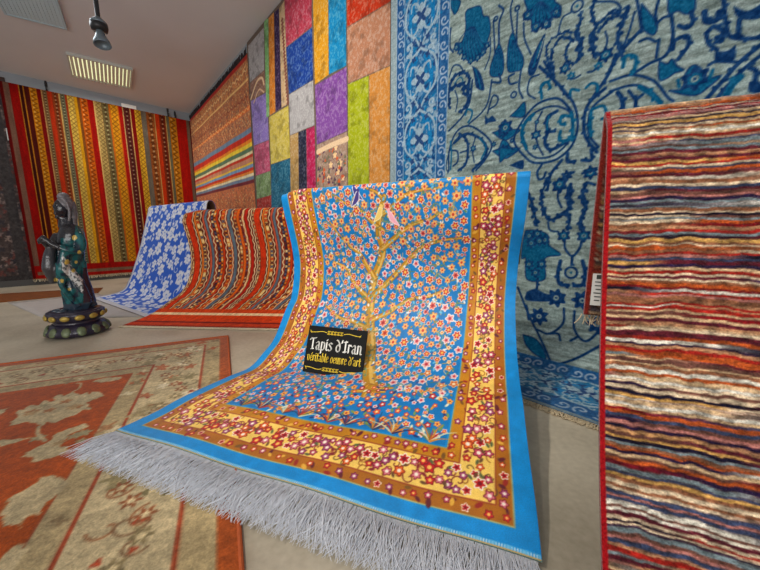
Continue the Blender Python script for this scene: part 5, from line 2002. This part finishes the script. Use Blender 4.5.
def ceiling_panel(pxs, depth, name_label, tube, nsl, fm, sm):
    q0, q1 = on_ceil(*pxs[0]), on_ceil(*pxs[1])          # the two ends of its far edge as seen
    ex_ = q1 - q0
    wx = np.linalg.norm(ex_)
    ex_ /= wx
    ey_ = np.cross(CN, ex_)
    if ey_ @ DR < 0:
        ey_ = -ey_
    wy = depth
    c_ = (q0 + q1) / 2 + ey_ * wy / 2
    dn = np.cross(ex_, ey_)
    if dn[2] > 0:
        dn = -dn
    root = empty('ceiling_light', c_)
    tag(root, name_label, 'ceiling light', 'louvred ceiling lights')
    f = MB()
    for s in (-1, 1):
        f.box(ex_ * s * (wx / 2 - 0.01) + dn * 0.018, (0.02, wy, 0.036), (ex_, ey_, dn))
        f.box(ey_ * s * (wy / 2 - 0.01) + dn * 0.018, (wx - 0.04, 0.02, 0.036), (ex_, ey_, dn))
    f.build('frame', fm, root)
    MB().box(dn * 0.008, (wx - 0.04, wy - 0.04, 0.008), (ex_, ey_, dn)).build('diffuser', tube, root)
    for k in range(nsl):
        x = -wx / 2 + 0.02 + (k + 0.5) * (wx - 0.04) / nsl
        MB().box(ex_ * x + dn * 0.022, (0.03, wy - 0.042, 0.02), (ex_, ey_, dn)).build('louvre', sm, root)
    return root, c_, dn


p1, c1, dn = ceiling_panel([(71, 74.2), (131, 87)], 0.62, 'lit louvred ceiling light above the red striped rug, the yellowish one', M_tube, 15, M_frame, M_slat)
p2, c2, _ = ceiling_panel([(4, 11), (67, 27)], 0.95, 'dim bluish louvred ceiling light at the top left corner', M_tube2, 14,
                          plain('blue_grey_frame', (176, 200, 208), 0.5), plain('blue_grey_louvre', (190, 214, 222), 0.45))

hp = on_ceil(93, -22)
hd_ = np.linalg.norm(project(np.array([hp]))[1])
spot = empty('spotlight', hp)
tag(spot, 'grey spotlight hanging from the ceiling on a dark stem', 'spotlight')


def sp_at(py):
    """height on the stem's vertical line that shows at picture row py"""
    lo, hi = hp[2] - 2.5, hp[2]
    for _ in range(40):
        m = (lo + hi) / 2
        y = project(np.array([[hp[0], hp[1], m]]))[0][0][1]
        lo, hi = (m, hi) if y > py else (lo, m)
    return lo - hp[2]


z1_, z2_, z3_ = sp_at(19), sp_at(30), sp_at(47)
kpx = abs(z3_ - z1_) / 28.0 * 1.0
M_sg = plain('grey_lamp_metal', (112, 126, 134), 0.4, metal=0.2)
M_sd = plain('dark_lamp_metal', (34, 36, 40), 0.45)
MB().tube([(0, 0, 0.0), (0, 0, z1_)], kpx * 2.2, 12).build('stem', M_sd, spot)
MB().lathe([(kpx * 5, 0), (kpx * 5, -0.02)], n=20).build('ceiling_plate', M_sd, spot)
MB().lathe([(kpx * 3, z1_ + kpx * 1.5), (kpx * 7.6, z1_ - kpx * 3), (kpx * 8, z1_ - kpx * 5)], n=24).build('cap', M_sg, spot, True)
MB().lathe([(kpx * 8, z1_ - kpx * 5), (kpx * 8.2, z2_ + kpx * 3), (kpx * 7.2, z2_ - kpx * 1)], n=24).build('collar', M_sd, spot, True)
hb = MB()
ax_ = np.array([0.20, -0.16, -1.0])
ax_ /= np.linalg.norm(ax_)
e1_ = np.cross(ax_, [0, 1, 0])
e1_ /= np.linalg.norm(e1_)
e2_ = np.cross(ax_, e1_)
vs, fs = [], []
prof_ = [(3.0, -1), (3.6, 3), (5.2, 8), (7.4, 13), (8.2, 17), (7.6, 17.4), (6.6, 14), (3.0, 10)]
for r_, t_ in prof_:
    for k in range(24):
        th = 2 * PI * k / 24
        vs.append(np.array([0, 0, z2_]) + ax_ * kpx * t_ + (e1_ * math.cos(th) + e2_ * math.sin(th)) * kpx * r_)
for i in range(len(prof_) - 1):
    for k in range(24):
        fs.append((i * 24 + k, i * 24 + (k + 1) % 24, (i + 1) * 24 + (k + 1) % 24, (i + 1) * 24 + k))
fs.append(tuple(range(24)))
fs.append(tuple((len(prof_) - 1) * 24 + k for k in range(24)))
hb.add(vs, fs)
hb.build('lamp_head', M_sg, spot, True)

# ================================================================== light
def area(name, loc, target, size, power, col=(1, 0.95, 0.88), sy=None):
    l = bpy.data.lights.new(name, 'AREA')
    l.energy = power
    l.color = col
    l.shape = 'RECTANGLE'
    l.size = size
    l.size_y = sy or size
    o_ = bpy.data.objects.new(name, l)
    o_.location = loc
    o_.rotation_euler = (Vector(target) - Vector(loc)).to_track_quat('-Z', 'Y').to_euler()
    COL.objects.link(o_)
    return o_


def spotl(name, loc, target, power, ang, blend=0.6, col=(1, 0.93, 0.82), rad=0.06):
    l = bpy.data.lights.new(name, 'SPOT')
    l.energy = power
    l.color = col
    l.spot_size = math.radians(ang)
    l.spot_blend = blend
    l.shadow_soft_size = rad
    o_ = bpy.data.objects.new(name, l)
    o_.location = loc
    o_.rotation_euler = (Vector(target) - Vector(loc)).to_track_quat('-Z', 'Y').to_euler()
    COL.objects.link(o_)
    return o_


w = bpy.data.worlds.new('ambient_fill')  # even ambient fill from all round, stands for no visible window
SC.world = w
w.use_nodes = True
w.node_tree.nodes['Background'].inputs[0].default_value = (0.95, 0.97, 1.0, 1)
w.node_tree.nodes['Background'].inputs[1].default_value = 0.30
area('ceiling_light_lamp', tuple(c1 + dn * 0.06), tuple(c1 + dn * 2), 0.8, 16, (1, 0.97, 0.85), 0.5)
area('ceiling_light_lamp', tuple(c2 + dn * 0.06), tuple(c2 + dn * 2), 0.9, 14, (0.9, 0.96, 1.0), 0.6)
area('added_area_fill', (-1.4, -2.6, 1.0), (-2.0, 3.5, 3.4), 4.5, 130, (1.0, 0.98, 0.96), 1.6)  # added fill behind the camera, aimed up to lift ceiling and far walls
spotl('added_spot_fill', (-1.6, 0.2, 3.1), (-0.15, 1.55, 0.55), 240, 50, 1.0)  # added spot on the silk rug, no fixture modelled for it
spotl('added_spot_fill', (-2.2, 2.2, 3.0), (-0.6, 3.5, 1.9), 190, 80, 1.0)  # added spot to brighten the patchwork wall
spotl('added_spot_fill', (-3.4, 3.4, 2.9), (-4.0, 5.9, 1.3), 45, 70, 1.0)  # added spot to brighten the red striped rug
spotl('added_spot_fill', (-1.2, -0.2, 3.2), (0.7, 0.95, 1.0), 60, 40, 1.0)  # added spot to brighten the runner
spotl('added_spot_fill', (-0.9, 0.6, 3.2), (0.55, 2.2, 1.5), 70, 70, 1.0)  # added spot to brighten the blue wall rug
SC.view_settings.exposure = 0.0
